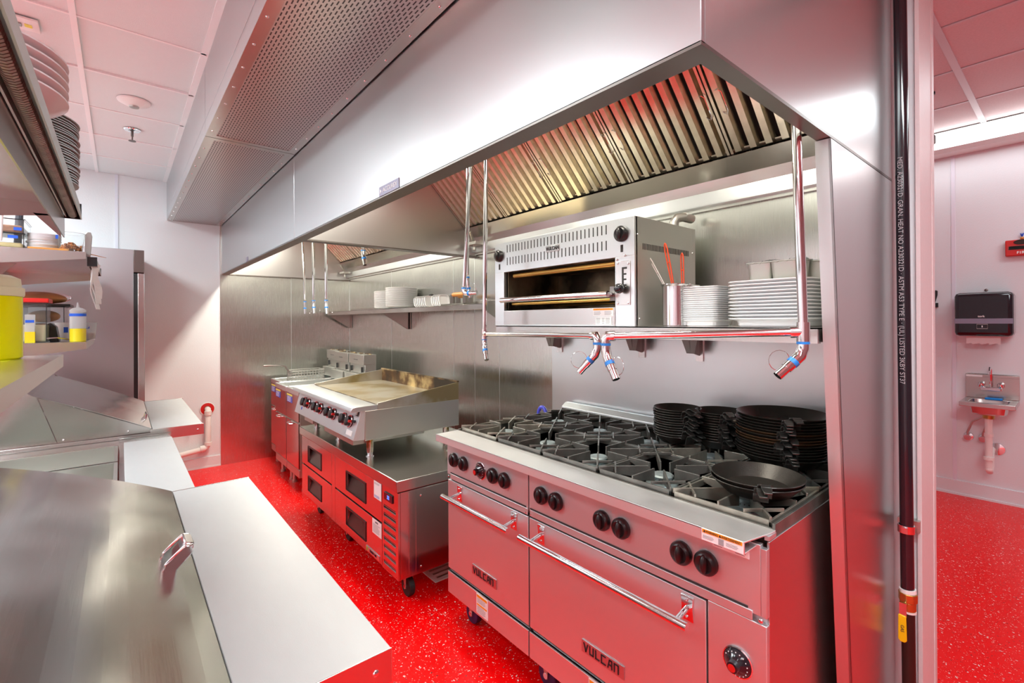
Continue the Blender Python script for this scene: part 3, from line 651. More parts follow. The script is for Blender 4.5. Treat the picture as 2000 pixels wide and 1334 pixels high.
# ---------------------------------------------------------------- chef base
r = thing('refrigerated_chef_base', (-3.06, 1.5, 0), 'low stainless refrigerated chef base with four drawers under the griddle', 'refrigerator')
CY = 1.09
MB().box(-3.895, -2.235, CY+.060, 1.93, .155, .603).box(-3.895, -3.893, CY+.012, CY+.06, .155, .603).box(-2.255, -2.235, CY+.0135, CY+.06, .155, .603).build('body', 'chef', r, .002)
MB().box(-3.905, -2.222, 1.075, 1.95, .612, .67).build('worktop', 'counter', r, .003)
MB().box(-3.89, -2.24, 1.10, 1.93, .603, .612).build('worktop_gap', 'gap', r)
MB().box(-2.24, -2.2345, CY+.10, 1.925, .16, .60).build('side_panel', 'chef', r, .001)
for xa, xb, hx0, hx1 in ((-3.893, -3.222, -3.735, -3.43), (-3.155, -2.432, -2.955, -2.645)):
    for za, zb, h0, h1 in ((.160, .383, .212, .326), (.393, .600, .430, .550)):
        d = MB().box(xa, hx0, CY, CY+.012, za, zb).box(hx1, xb, CY, CY+.012, za, zb).box(hx0, hx1, CY, CY+.012, za, h0).box(hx0, hx1, CY, CY+.012, h1, zb).build('drawer', 'chef', r, .001)
        f = MB().box(hx0, hx1, CY-.004, CY-.0002, h1-.007, h1).box(hx0, hx0+.004, CY-.004, CY-.0002, h0, h1-.007).box(hx1-.009, hx1, CY-.004, CY-.0002, h0, h1-.007).box(hx0+.004, hx1-.009, CY-.004, CY-.0002, h0, h0+.003)
        h = f.build('recessed_handle', 'black', d)
        MB().poly([(hx0, CY+.045, h1), (hx0, CY+.001, h0), (hx1, CY+.001, h0), (hx1, CY+.045, h1)], (0, .002, 0)).build('handle_recess', 'darksteel', h)
        MB().box(hx0, hx1, CY, CY+.045, h1-.002, h1).build('recess_roof', 'gap', h)
MB().box(-3.219, -3.158, CY, CY+.012, .157, .602).build('centre_post', 'chef', r, .001)
lv = MB()
nl = 8; z0_ = .175; zt = .515; hh = (zt-z0_)/nl
for k in range(nl+1):
    za = z0_+k*hh-.013 if k else .155; zb = z0_+k*hh+.009 if k < nl else .602
    lv.box(-2.408, -2.262, CY, CY+.012, za, zb)
lv.box(-2.425, -2.408, CY, CY+.012, .155, .602).box(-2.262, -2.235, CY, CY+.012, .155, .602)
lp = lv.build('louver_panel', 'chef', r)
MB().box(-2.41, -2.26, CY+.0135, CY+.0142, .16, .53).build('louver_void', 'gap', lp)
g = MB()
for k in range(nl): g.prism([(CY+.001, z0_+k*hh+.024), (CY+.011, z0_+k*hh+.016), (CY+.011, z0_+k*hh+.013), (CY+.001, z0_+k*hh+.021)], 'x', -2.408, -2.262)
g.build('louver_blades', 'steelwhite', lp)
dsp = MB().box(-2.392, -2.292, CY-.006, CY, .533, .575).build('temperature_display', 'blackgloss', r, .002); text('32', .026, 'led', dsp, (-2.338, CY-.0062, .554), X, Z, 'led_digits')
l = MB().box(-2.532, -2.437, CY-.0012, CY, .503, .597).build('notice_label', 'paper', r); textlines(l, (-2.525, CY-.0012, .580), X, Z, .08, .012, 2); textlines(l, (-2.525, CY-.0012, .508), X, Z, .08, .014, 3, 'labelblue')
l = MB().box(-2.555, -2.437, CY-.0012, CY, .300, .380).build('note_label', 'paper', r); text('NOTE', .014, 'ink', l, (-2.496, CY-.0013, .368), X, Z, ext=.0003, bold=.0004); textlines(l, (-2.545, CY-.0012, .308), X, Z, .098, .05, 8)
l = MB().box(-2.64, -2.462, CY-.004, CY, .171, .198).build('maker_badge', 'steelwhite', r, .001); MB().box(-2.634, -2.612, CY-.0046, CY-.004, .175, .194).build('green_mark', mat('green_mark', (.25, .5, .08), .5), l); text('TURBO AIR', .016, 'ink', l, (-2.54, CY-.0042, .1845), X, Z, bold=.0003, sx=1.15)
for q in ((1.22, .565), (1.22, .19)): MB().ball((-2.2345, q[0], q[1]), .006, (.5, 1, 1), 10).build('side_rivet', 'chrome', r)
for x in (-3.80, -3.20, -2.35):
    for y in (1.20, 1.85): caster(r, x, y, .156, .052)
# ---------------------------------------------------------------- griddle
r = thing('gas_griddle', (-3.28, 1.42, .67), 'wide flat top gas griddle with scorched backsplash on the chef base', 'griddle')
gx0, gx1 = -3.905, -2.70
MB().box(gx0, gx1, 1.108, 1.765, .780, .955).build('body', 'galv', r, .002)
for xa, xb in ((gx0, gx0+.012), (gx1-.012, gx1)):
    MB().prism([(1.188, .955), (1.188, .994), (1.764, 1.070), (1.764, .955)], 'x', xa, xb).build('side_splash', 'stained', r, .001)
MB().box(gx0+.012, gx1-.012, 1.205, 1.752, .955, .978).build('griddle_plate', 'griddle', r)
MB().box(gx0+.012, gx1-.012, 1.752, 1.765, .955, 1.078).build('back_splash', 'burnt', r, .002)
MB().box(gx0, gx1, 1.750, 1.767, 1.0705, 1.0805).build('crusted_edge', 'burntedge', r)
MB().box(gx0+.03, gx1-.03, 1.187, 1.205, .955, .970).box(gx0+.05, gx1-.03, 1.183, 1.188, .955, .987).build('grease_trough', 'burntedge', r)
nose = [(1.187, .955), (1.187, .984), (1.052, .984), (1.036, .980), (1.027, .970), (1.024, .958), (1.030, .955)]
MB().prism(nose, 'x', gx0+.0005, gx1-.0005).build('front_rail', 'steelwhite', r, .0015)
MB().prism([(1.108, .955), (1.085, .955), (1.040, .790), (1.108, .785)], 'x', gx0, gx1-.004).build('control_panel', 'range', r, .001)
pn = Vector((0, -.965, .263)); 
def pp(x, z): return Vector((x, 1.040+(z-.79)*.2727, z))
xsk = [-3.715, -3.625, -3.455, -3.355, -3.19, -3.095, -2.91, -2.81]
for i, xk in enumerate(xsk):
    c = pp(xk, .885)
    o = MB().lathe(c, [(.036, 0), (.036, .004), (.030, .007), (.029, .030), (.022, .034), (0, .034)], 24, pn).build('control_knob', 'black', r)
    MB().lathe(c, [(.0345, .0045), (.037, .007), (.037, .011), (.0345, .013), (.032, .011), (.032, .007)], 24, pn).build('chrome_ring', 'chrome', o)
    if i % 2: 
        q = c+Vector((.047, 0, .004)); MB().cyl(q, q+pn*.034, .0075).build('igniter_button', 'red', r)
        MB().cyl(q+Vector((.022, 0, .004)), q+Vector((.022, 0, .004))+pn*.02, .009).build('valve_cap', 'black', r)
b = MB().poly([pp(-2.752, .925)+pn*.001, pp(-2.722, .925)+pn*.001, pp(-2.722, .955)+pn*.001, pp(-2.752, .955)+pn*.001], pn*.004).build('switch_box', 'black', r); MB().poly([pp(-2.746, .931)+pn*.005, pp(-2.728, .931)+pn*.005, pp(-2.728, .949)+pn*.005, pp(-2.746, .949)+pn*.005], pn*.003).build('switch_face', 'galv', b)
l = MB().poly([pp(-2.83, .808)+pn*.001, pp(-2.745, .808)+pn*.001, pp(-2.745, .836)+pn*.001, pp(-2.83, .836)+pn*.001], pn*.003).build('maker_badge', 'white', r)
MB().lathe(pp(-3.76, .835), [(.012, 0), (.012, .001), (0, .0012)], 18, pn).build('round_sticker', 'labelblue', r)
MB().box(gx0+.6, gx1-.09, 1.07, 1.55, .742, .780).box(gx0+.15, gx0+.35, 1.07, 1.4, .745, .78).build('grease_drawer', 'galv', r, .001)
for x in (-3.768, -3.285, -2.762):
    for y in (1.165, 1.70):
        l = MB().cyl((x, y, .695), (x, y, .781), .021).build('leg', 'legstain', r); MB().cyl((x, y, .6705), (x, y, .695), .018).cyl((x, y, .6705), (x, y, .676), .025).build('levelling_foot', 'chrome', l)
# crumpled shiny steel lump beside griddle on base
rr = random.Random(7); b = MB(); g = bmesh.ops.create_icosphere(b.b, subdivisions=3, radius=1)['verts']
for v in g:
    k = 1+rr.uniform(-.12, .12); v.co = Vector((-2.42+v.co.x*.13*k, 1.62+v.co.y*.11*k, .6705+.045+max(-.99, v.co.z)*.045*k))
    v.co.z = max(.6705, v.co.z)
tag(b.build('steel_lump', 'lid'), 'crumpled shiny steel lump lying on the chef base between griddle and range', 'pan')
# ---------------------------------------------------------------- fryers
def fryer(x0, y0, label):
    x1 = x0+.392; r = thing('deep_fryer', ((x0+x1)/2, y0+.35, 0), label, 'fryer', 'floor fryers under the far hood')
    dy = .70
    MB().box(x0, x1, y0+.012, y0+dy, .13, .84).build('cabinet', 'galv', r, .002)
    b = MB().box(x0, x1, y0, y0+.03, .84, .885).box(x0, x0+.03, y0+.03, y0+dy, .84, .885).box(x1-.03, x1, y0+.03, y0+dy, .84, .885).box(x0, x1, y0+dy-.06, y0+dy, .84, .885); b.build('tank_rim', 'steelwhite', r, .004)
    b = MB().strip([(y0+.03, .885), (y0+.05, .80), (y0+dy-.1, .80), (y0+dy-.06, .885)], 'x', x0+.03, x1-.03, -.003); b.build('oil_tank', 'galv', r)
    d = MB().box(x0+.006, x1-.006, y0, y0+.012, .205, .60).build('door', 'chef', r, .0015)
    MB().tube([(x0+.10, y0, .575), (x0+.11, y0-.022, .575), (x0+.20, y0-.022, .575), (x0+.21, y0, .575)], .006, 8).build('door_handle', 'chrome', d)
    MB().box(x0+.004, x1-.004, y0, y0+.012, .612, .84).build('upper_panel', 'chef', r, .001)
    l = MB().box(x0+.03, x0+.20, y0-.001, y0, .755, .83).build('instruction_label', 'labelblue', r)
    MB().box(x0+.03, x0+.20, y0-.0018, y0-.001, .815, .83).build('yellow_band', 'labelyellow', l)
    textlines(l, (x0+.04, y0-.001, .76), X, Z, .14, .05, 4, 'paper')
    MB().box(x0, x1, y0+.004, y0+.012, .13, .195).build('kick_plate', 'galv', r, .001)
    # flue
    b = MB().box(x0+.01, x1-.01, y0+dy-.10, y0+dy+.01, .885, 1.075).box(x0+.006, x1-.006, y0+dy-.115, y0+dy+.01, 1.075, 1.168); f = b.build('flue_box', 'galv', r, .002)
    MB().box(x0+.02, x1-.02, y0+dy-.165, y0+dy-.115, .89, .985).build('basket_hanger', 'galv', r, .002)
    MB().box(x0+.06, x0+.066, y0+dy-.118, y0+dy-.10, 1.0, 1.05).box(x1-.066, x1-.06, y0+dy-.118, y0+dy-.10, 1.0, 1.05).box(x0+.14, x0+.24, y0+dy-.117, y0+dy-.115, 1.115, 1.119).build('hanger_slots', 'gap', f)
    g = MB()
    for k in range(14): g.ball((x0+.03+.025*k, y0+dy-.05+rr.uniform(-.03, .03), 1.170), .012, (1.2, 1, .5), 8)
    g.build('grease_crust', 'burntedge', f)
    for xx in (x0+.04, x1-.04):
        for yy in (y0+.06, y0+dy-.06): MB().cyl((xx, yy, 0), (xx, yy, .13), .016).cyl((xx, yy, 0), (xx, yy, .02), .024).build('leg', 'galv', r)
    return r
fryer(-4.722, 1.185, 'stainless deep fryer nearest the griddle, rightmost of the three fryers')
fryer(-5.125, 1.185, 'stainless deep fryer in the middle of the row of three')
fryer(-5.545, 1.24, 'stainless deep fryer against the far steel wall, set slightly back')
# fry basket
b = MB(); bx0_, bx1_, by0, by1, bz0_, bz1_ = -5.30, -5.14+.02, 1.34, 1.66, .86, .985
for x in (bx0_, bx1_):
    for k in range(12): yy = by0+(by1-by0)*k/11; b.cyl((x, yy, bz0_), (x, yy, bz1_), .0026, seg=5)
    for k in range(6): zz = bz0_+(bz1_-bz0_)*k/5; b.cyl((x, by0, zz), (x, by1, zz), .0026 if k < 5 else .005, seg=5)
for y in (by0, by1):
    for k in range(7): xx = bx0_+(bx1_-bx0_)*k/6; b.cyl((xx, y, bz0_), (xx, y, bz1_), .0026, seg=5)
    for k in range(6): zz = bz0_+(bz1_-bz0_)*k/5; b.cyl((bx0_, y, zz), (bx1_, y, zz), .0026 if k < 5 else .005, seg=5)
for k in range(7): xx = bx0_+(bx1_-bx0_)*k/6; b.cyl((xx, by0, bz0_), (xx, by1, bz0_), .0026, seg=5)
r = thing('fry_basket', (-5.21, 1.5, .86), 'wire fry basket with a long dark handle over the fryer tank', 'basket')
b.build('wire_mesh', 'galv', r); MB().tube([(-5.21, by0, .97), (-5.21, 1.30, 1.03), (-5.21, 1.24, 1.045), (-5.22, 1.10, 1.050)], .008, 8).build('handle', 'darksteel', r)
# ---------------------------------------------------------------- fire suppression drops
def drop(pts, r_, label, nozzle, branch=None, grp='chrome fire suppression pipes under the hoods'):
    root = thing('suppression_pipe', pts[0], label, 'pipe', grp)
    MB().tube(pts, r_, 12).build('drop_pipe', 'chrome', root)
    def noz(p, d):
        p = Vector(p); d = Vector(d).normalized(); b = MB().tube([p, p+Vector((0, 0, -.022)), p+Vector((0, 0, -.035))+d*.012, p+Vector((0, 0, -.035))+d*.03], r_*1.22, 12)
        q = p+Vector((0, 0, -.035))+d*.03; n = b.build('nozzle_elbow', 'chrome', root)
        MB().cyl(q, q+d*.012, r_*1.25).cyl(p+Vector((0, 0, -.002)), p+Vector((0, 0, -.010)), r_*1.28).build('blue_seal', 'bluering', n)
        MB().cyl(q+d*.012, q+d*.062, r_*1.0).cyl(q+d*.012, q+d*.03, r_*1.15).build('nozzle', 'chrome', n)
        u = d.cross(Vector((0, 0, 1))).normalized() if abs(d.z) < .95 else Vector((1, 0, 0)); w_ = d.cross(u)
        g = MB(); g.tube([q+d*.03+w_*-.028+(d*math.cos(t)+w_*math.sin(t))*.028 for t in [2*math.pi*k/16 for k in range(16)]], .0009, 5, closed=True); g.build('cap_wire', 'chrome', n)
    for p, d in nozzle: noz(p, d)
    if branch:
        a, c = Vector(branch[0]), Vector(branch[1]); MB().tube([a, c], r_*.9, 12).build('branch_pipe', 'chrome', root)
        MB().cyl(a+Z*.026, a-Z*.026, r_*1.3).cyl(a, a+(c-a).normalized()*.03, r_*1.25).build('tee', 'chrome', root)
        MB().tube([c-(c-a).normalized()*.012, c+(c-a).normalized()*.012, c+(c-a).normalized()*.018-Z*.01, c+(c-a).normalized()*.018-Z*.022], r_*1.3, 12).build('elbow', 'chrome', root)
        noz(c+(c-a).normalized()*.018-Z*.02, branch[2])
    return root
drop([(-1.945, 1.45, 2.62), (-1.975, 1.45, 1.42)], .0115, 'chrome suppression pipe left of the broiler with a tee, running across its front', [((-1.975, 1.45, 1.395), (.55, -.25, -.8))], ((-1.975, 1.45, 1.415), (-1.06, 1.24, 1.430), (-.5, -.45, -.75)))
drop([(-.512, 1.42, 2.62), (-.482, 1.42, 1.45)], .0125, 'chrome suppression pipe in front of the stacked platters at the right', [((-.482, 1.42, 1.425), (-.45, -.5, -.6))], ((-.482, 1.42, 1.448), (-.955, 1.20, 1.432), (.5, -.1, -.8)))
drop([(-2.13, 1.5, 2.62), (-2.235, 1.5, 1.68)], .0115, 'chrome suppression pipe slanting down left of the broiler, sideways nozzle', [((-2.237, 1.5, 1.675), (.9, .3, 0))])
drop([(-2.34, 1.6, 2.62), (-2.345, 1.6, 1.76)], .0095, 'thin chrome suppression pipe crossing behind the slanting one', [((-2.345, 1.6, 1.75), (.0, .2, -1))])
drop([(-4.995, 1.4, 2.62), (-4.88, 1.4, 1.70)], .0115, 'leftmost of the three chrome pipes hanging over the fryers', [((-4.88, 1.4, 1.69), (.05, 0, -1))])
drop([(-4.62, 1.4, 2.62), (-4.61, 1.4, 1.70)], .013, 'middle one of the three chrome pipes hanging over the fryers', [((-4.61, 1.4, 1.69), (.15, 0, -1))])
drop([(-4.26, 1.4, 2.62), (-4.26, 1.4, 1.69)], .013, 'rightmost of the three chrome pipes hanging over the fryers', [((-4.26, 1.4, 1.68), (.2, 0, -1))])
drop([(-3.55, 1.45, 2.62), (-3.55, 1.45, 2.05)], .014, 'short chrome pipe high up before the red reflecting filters', [((-3.55, 1.45, 2.04), (.35, 0, -1))])
# ---------------------------------------------------------------- left wall shelf and its goods
for x0, x1, lab in ((-5.66, -4.165, 'stainless wall shelf at the far corner above the fryers'), (-4.160, -2.56, 'stainless wall shelf above the griddle carrying wooden handled presses')):
    sh = thing('wall_shelf', ((x0+x1)/2, 2.0, 1.56), lab, 'shelf', 'small stainless wall shelves on the steel wall')
    MB().box(x0, x1, 1.87, 2.155, 1.598, 1.602).box(x0, x1, 1.87, 1.873, 1.562, 1.602).box(x0, x1, 2.152, 2.155, 1.602, 1.64).build('shelf_top', 'counter', sh, .001)
    for xb in (x0+.002, x1-.004) if x0 < -5 else (x0+.002, x1-.004):
        MB().prism([(1.875, 1.597), (2.155, 1.597), (2.155, 1.41), (2.135, 1.41), (1.875, 1.565)], 'x', xb, xb+.003).box(xb, xb+.03, 2.150, 2.155, 1.41, 1.597).build('bracket', 'counter', sh)
def plate_proto(name, rad, h, ma, label, cat, group, loc, sq=0, sx=1, sy=1, foot=.55):
    b = MB().lathe(loc, [(0, .0015), (rad*foot*.92, .0015), (rad*foot*.95, 0), (rad*foot, 0), (rad*foot+.004, .004), (rad*.85, h*.72), (rad, h-.001), (rad, h+.0015), (rad*.84, h*.72+.004), (rad*foot, .0055), (0, .005)], 40, sq=sq, sx=sx, sy=sy)
    o = b.build(name, ma, origin=loc); return tag(o, label, cat, group)
def stack(name, n, rad, h, pitch, ma, labf, cat, group, base, jit=.001, **k):
    base = Vector(base); p = plate_proto(name, rad, h, ma, labf(0), cat, group, base, **k)
    for i in range(1, n):
        o = dup(p, base+Vector((random.uniform(-jit, jit), random.uniform(-jit, jit), i*pitch)), random.uniform(-.02, .02) if k.get('sq') else random.uniform(0, 6), labf(i))
    return p
stack('dinner_plate', 18, .145, .022, .0098, 'china', lambda i: 'white round plate, %s of the nearer pile above the griddle' % pos(i, 18), 'plate', 'round white plates on the wall shelf', (-4.02, 2.005, 1.6025))
stack('dinner_plate', 16, .125, .020, .0102, 'china', lambda i: 'smaller white plate, %s of the pile nearer the corner' % pos(i, 16), 'plate', 'smaller white plates on the wall shelf', (-4.36, 2.02, 1.6025))
# small square bowls/ramekin lids row
for i in range(2):
    for j in range(7 if i == 0 else 5):
        x = (-3.62+j*.030) if i == 0 else (-3.33+j*.028)
        b = MB().lathe((0, 0, 0), [(.040, 0), (.044, .004), (.047, .022), (.045, .022), (.041, .006), (0, .006)], 24, sq=4)
        b.b.verts.ensure_lookup_table()
        ro = Matrix.Rotation(math.radians(78), 3, 'Y')
        for v in b.b.verts: v.co = ro @ v.co + Vector((x, 1.96, 1.6025+.046))
        zm = min(v.co.z for v in b.b.verts)
        for v in b.b.verts: v.co.z += 1.6025-zm
        tag(b.build('square_dish', 'china'), 'small white square dish standing on edge, %s in the %s row on the griddle shelf' % (['first', 'second', 'third', 'fourth', 'fifth', 'sixth', 'seventh'][j], 'left' if i == 0 else 'right'), 'dish', 'small dishes standing on the wall shelf')
r = thing('lid_knob', (-3.56, 2.06, 1.6025), 'black round knob of a lid behind the small dishes', 'lid'); MB().lathe((-3.56, 2.06, 1.6025), [(.09, 0), (.088, .008), (.03, .03), (.012, .036), (.012, .092), (0, .092)], 28).build('lid', 'steel', r); MB().lathe((-3.56, 2.06, 1.694), [(.012, 0), (.028, .006), (.028, .018), (.015, .026), (0, .026)], 20).build('knob', 'black', r)
for (x, y, lab) in ((-2.93, 1.93, 'grill press with a thick orange wooden handle at the shelf end'), (-3.05, 2.06, 'grill press with a wooden handle standing behind the front one')):
    r = thing('grill_press', (x, y, 1.6025), lab, 'grill press', 'grill presses with wooden handles'); MB().box(x-.19, x+.12, y-.05, y+.05, 1.6025, 1.614).build('press_plate', 'iron', r, .002)
    for xx in (x-.10, x+.07): MB().prism([(xx-.020, 1.614), (xx+.020, 1.614), (xx+.014, 1.690), (xx-.014, 1.690)], 'y', y-.012, y+.012).build('bracket', 'darksteel', r, .003)
    MB().cyl((x-.09, y, 1.682), (x+.06, y, 1.682), .017).build('wooden_handle', 'wood', r, .003)
# ---------------------------------------------------------------- broiler shelf goods
SZ = 1.4578
px_, py_ = -1.05, 1.73
r = thing('utensil_pot', (px_, py_, SZ), 'tall round stainless pot beside the broiler holding tongs and spatulas', 'pot')
MB().lathe((px_, py_, SZ), [(.048, 0), (.052, .004), (.052, .160), (.058, .166), (.058, .169), (.050, .166), (.050, .006), (0, .006)], 36).build('pot_body', 'chrome', r)
for s in (1, ): MB().tube([(px_+.055, py_-.02, SZ+.155), (px_+.085, py_-.03, SZ+.160), (px_+.085, py_+.03, SZ+.160), (px_+.055, py_+.02, SZ+.155)], .003, 6).build('side_handle', 'chrome', r)
def paddle(base, tip, wdt, ma, name, label, cat):
    base, tip = Vector(base), Vector(tip); d = (tip-base).normalized(); L = (tip-base).length; s = Vector((.77, -.4, 0)); s = (s-d*s.dot(d)).normalized(); n = d.cross(s)
    r = thing(name, base, label, cat, 'utensils in the steel pot')
    MB().poly([base-s*wdt*.3, base+s*wdt*.3, base+d*L*.55+s*wdt*.4, base+d*L*.55-s*wdt*.4], n*.003).build('shaft', 'steel' if ma != 'galvx' else 'steel', r)
    b = MB(); a = base+d*L*.5
    b.tube([a+s*wdt*.35, a+d*L*.2+s*wdt*.5, a+d*L*.42+s*wdt*.55, a+d*L*.48+s*wdt*.35, a+d*L*.5, a+d*L*.48-s*wdt*.35, a+d*L*.42-s*wdt*.55, a+d*L*.2-s*wdt*.5, a-s*wdt*.35], wdt*.17, 8, closed=True)
    b.tube([a+d*L*.26+s*wdt*.5, a+d*L*.26-s*wdt*.5], wdt*.17, 8); b.build('loop_handle', ma, r)
paddle((px_+.02, py_, SZ+.01), (-1.085, 1.71, 1.795), .018, 'orange', 'silicone_tongs', 'orange looped handle, taller one in the steel pot', 'tongs')
paddle((px_+.03, py_+.01, SZ+.01), (-1.015, 1.72, 1.748), .016, 'orange', 'spatula', 'shorter orange handle on the right in the steel pot', 'spatula')
paddle((px_+.03, py_+.02, SZ+.01), (-1.155, 1.70, 1.748), .012, 'white', 'spoon', 'pale grey handle leaning left in the steel pot', 'spoon')
def platter_stack(n, w, d, h, pitch, cx, cy, name, labf, cat, grp):
    base = Vector((cx, cy, SZ)); sx = 1; 
    p = plate_proto(name, w/2, h, 'china', labf(0), cat, grp, base, sq=7, sx=1, sy=d/w, foot=.80)
    for i in range(1, n): dup(p, base+Vector((random.uniform(-.0015, .0015), random.uniform(-.0015, .0015), i*pitch)), random.uniform(-.006, .006), labf(i))
platter_stack(17, .150, .150, .024, .0080, -.945, 1.785, 'side_plate', lambda i: 'white square side plate, %s, small pile beside utensil pot' % pos(i, 17), 'plate', 'small square plates on the broiler shelf')
platter_stack(12, .275, .40, .028, .0115, -.668, 1.82, 'platter', lambda i: 'large white platter, %s of the pile behind the right pipe' % pos(i, 12), 'platter', 'large rectangular platters on the broiler shelf')
PT = SZ+11*.0115+.028
for i, (x, y, w, lab) in enumerate(((-.725, 1.765, .085, 'left steel food insert under cling film on the platters'), (-.640, 1.77, .10, 'middle steel food insert under cling film on the platters'), (-.575, 1.86, .08, 'right steel food insert standing behind the chrome pipe'))):
    r = thing('food_insert', (x, y, PT), lab, 'container', 'steel inserts covered with film')
    zb = PT-.012
    MB().lathe((x, y, zb), [(0, 0), (w*.40, 0), (w*.43, .006), (w*.5, .078), (w*.56, .080), (w*.56, .083), (w*.48, .083), (w*.40, .01), (0, .01)], 36, sq=5).build('pan_body', 'galv', r)
    b = MB(); n = 36; c = Vector((x, y, zb+.088)); vs = [b.b.verts.new(c+Vector((math.cos(2*math.pi*k/n)*w*.66*(1+.12*math.sin(k*2.3)), math.sin(2*math.pi*k/n)*w*.66*(1+.1*math.cos(k*3.1)), -.010+.012*math.sin(k*2.9)))) for k in range(n)]; cv = b.b.verts.new(c+Z*.001)
    for k in range(n): b.b.faces.new((vs[k], vs[(k+1) % n], cv))
    b.build('film_cover', 'glass', r)
# ---------------------------------------------------------------- black pans on the range
def pan_proto(rad, h, ma, loc, label, grp, hl=.075):
    r = thing('frying_pan', loc, label, 'pan', grp); L = Vector(loc)
    MB().lathe(L, [(0, 0), (rad*.66, 0), (rad*.72, .003), (rad*.95, h*.8), (rad, h), (rad*1.012, h+.001), (rad*1.0, h+.003), (rad*.93, h*.8+.003), (rad*.70, .0065), (0, .004)], 44).build('pan_body', ma, r)
    b = MB(); x0 = rad*.93; hw = .016
    P = [Vector((x0, 0, h*.25)), Vector((x0+.006, 0, h*.9)), Vector((x0+.014, 0, h+.012)), Vector((x0+.03, 0, h+.017)), Vector((x0+hl*.6, 0, h+.014)), Vector((x0+hl, 0, h+.008))]
    W_ = [.020, .020, .018, .012, .014, .010]
    for i in range(len(P)-1):
        a, c = P[i]+L, P[i+1]+L; n = (P[i+1]-P[i]).normalized().cross(Y)*-.005
        b.poly([a-Y*W_[i], a+Y*W_[i], c+Y*W_[i+1], c-Y*W_[i+1]], n)
    b.build('handle', 'panhandle', r, .0015)
    g = MB()
    for q in ((-.009, h*.5), (.009, h*.5), (0, h*.72)): g.ball(L+Vector((x0+.003, q[0], q[1])), .003, seg=8)
    g.build('rivets', 'chrome', r); return r
GZ = .9565
def pan_stack(n, rad, h, pitch, c, ang, labf, grp, mats, drift=0):
    protos = {}
    for i in range(n):
        ma = mats(i); loc = Vector((c[0]+random.uniform(-.003, .003), c[1]+random.uniform(-.003, .003), GZ+i*pitch)); an = ang+random.uniform(-.16, .16)+drift*i
        if ma not in protos:
            p = protos[ma] = pan_proto(rad, h, ma, loc, labf(i), grp); p.rotation_euler = (0, 0, an)
        else: dup(protos[ma], loc, an, labf(i))
pan_stack(15, .152, .040, .0100, (-.712, 1.880), math.radians(-68), lambda i: 'large black pan, %s of the big pile at the range right rear' % pos(i, 15), 'big pile of black pans', lambda i: 'panbrown' if i in (6, 7, 9) else 'pan', .01)
pan_stack(12, .098, .034, .0102, (-1.128, 1.865), math.radians(-28), lambda i: 'small black pan, %s of the leftmost pile at the range back' % pos(i, 12), 'left pile of small black pans', lambda i: 'pan')
pan_stack(12, .098, .034, .0102, (-.968, 1.93), math.radians(-48), lambda i: 'small black pan, %s of the middle pile between the other two' % pos(i, 12), 'middle pile of small black pans', lambda i: 'pan')
for i in range(2):
    p = pan_proto(.128, .040, 'pan', (-.640+.002*i, 1.500, GZ+i*.012), ['wide black pan on the front right burner, lower of the pair', 'wide black pan on the front right burner, upper of the pair'][i], 'pair of pans at the front of the range'); p.rotation_euler = (0, 0, math.radians(-62+3*i))
# blue gas hose beyond the range
r = thing('gas_hose', (-2.13, 1.95, .62), 'blue coated gas hose looping up behind the range corner', 'hose'); MB().tube([(-2.11, 2.05+.0*k, .70) if 0 else (-2.115+.035*math.cos(t), 1.99+.0*t, .90+.055*math.sin(t)) for t in [math.pi*k/10 for k in range(11)]]+[(-2.15, 2.0, .6), (-2.15, 2.05, .35), (-2.12, 2.13, .3)], .011, 10).build('hose', mat('blue_hose', (.06, .07, .55), .35), r); MB().cyl((-2.12, 2.13, .3), (-2.12, 2.17, .3), .02).cyl((-2.08, 1.99, .9), (-2.08, 1.99, .62), .012).build('coupling', 'brass', r)
# ---------------------------------------------------------------- floor drain, wall pipe, fridge
r = thing('floor_drain', (-2.6, 1.49, 0), 'square white slotted floor drain cover by the range caster', 'drain')
MB().box(-2.78, -2.345, 1.37, 1.62, 0, .006).build('frame', 'white', r, .001)
g = MB()
for k in range(9): g.box(-2.74+.044*k, -2.725+.044*k, 1.40, 1.59, .006, .0068)
g.build('slots', 'galv', r)
r = thing('drain_pipe', (XF, .62, .16), 'white plastic drain pipe running down the far wall', 'pipe')
MB().tube([(XF+.0, .685, .60), (XF+.045, .685, .60), (XF+.055, .685, .58), (XF+.055, .685, .25), (XF+.055, .67, .22), (XF+.055, .64, .205), (XF+.055, .40, .17), (XF+.055, .30, .165)], .026, 14).build('pipe', 'pvc', r)
MB().cyl((XF+.055, .685, .585), (XF+.055, .685, .545), .033).cyl((XF+.055, .685, .27), (XF+.055, .685, .235), .033).cyl((XF+.055, .62, .205), (XF+.055, .66, .212), .033).tube([(XF+.055, .42, .18), (XF+.10, .33, .20), (XF+.16, .26, .25)], .026, 12).build('couplings', 'pvc', r)
MB().tube([(XF+.15, .27, .24), (XF+.3, .30, .36), (XF+.42, .33, .52), (XF+.5, .33, .70)], .010, 8).build('condensate_hose', 'blackmetal', r)
MB().lathe((XF+.004, .685, .60), [(.060, 0), (.060, .003), (.030, .006), (.030, 0)], 30, (1, 0, 0)).build('red_wall_ring', 'red', r); MB().lathe((XF+.003, .685, .60), [(.068, 0), (.068, .003), (.060, .005), (.060, 0)], 30, (1, 0, 0)).build('ring_edge', 'white', r)
MB().cyl((XF, .56, .50), (XF+.05, .56, .50), .022).cyl((XF+.05, .56, .46), (XF+.05, .56, .54), .012).build('shutoff_valve', 'chrome', r)
r = thing('upright_refrigerator', (-5.35, -.3, 0), 'tall stainless upright refrigerator standing against the far wall', 'refrigerator')
MB().box(-5.72, -4.98, -.72, .085, .12, 2.085).build('cabinet', 'fridge', r, .002)
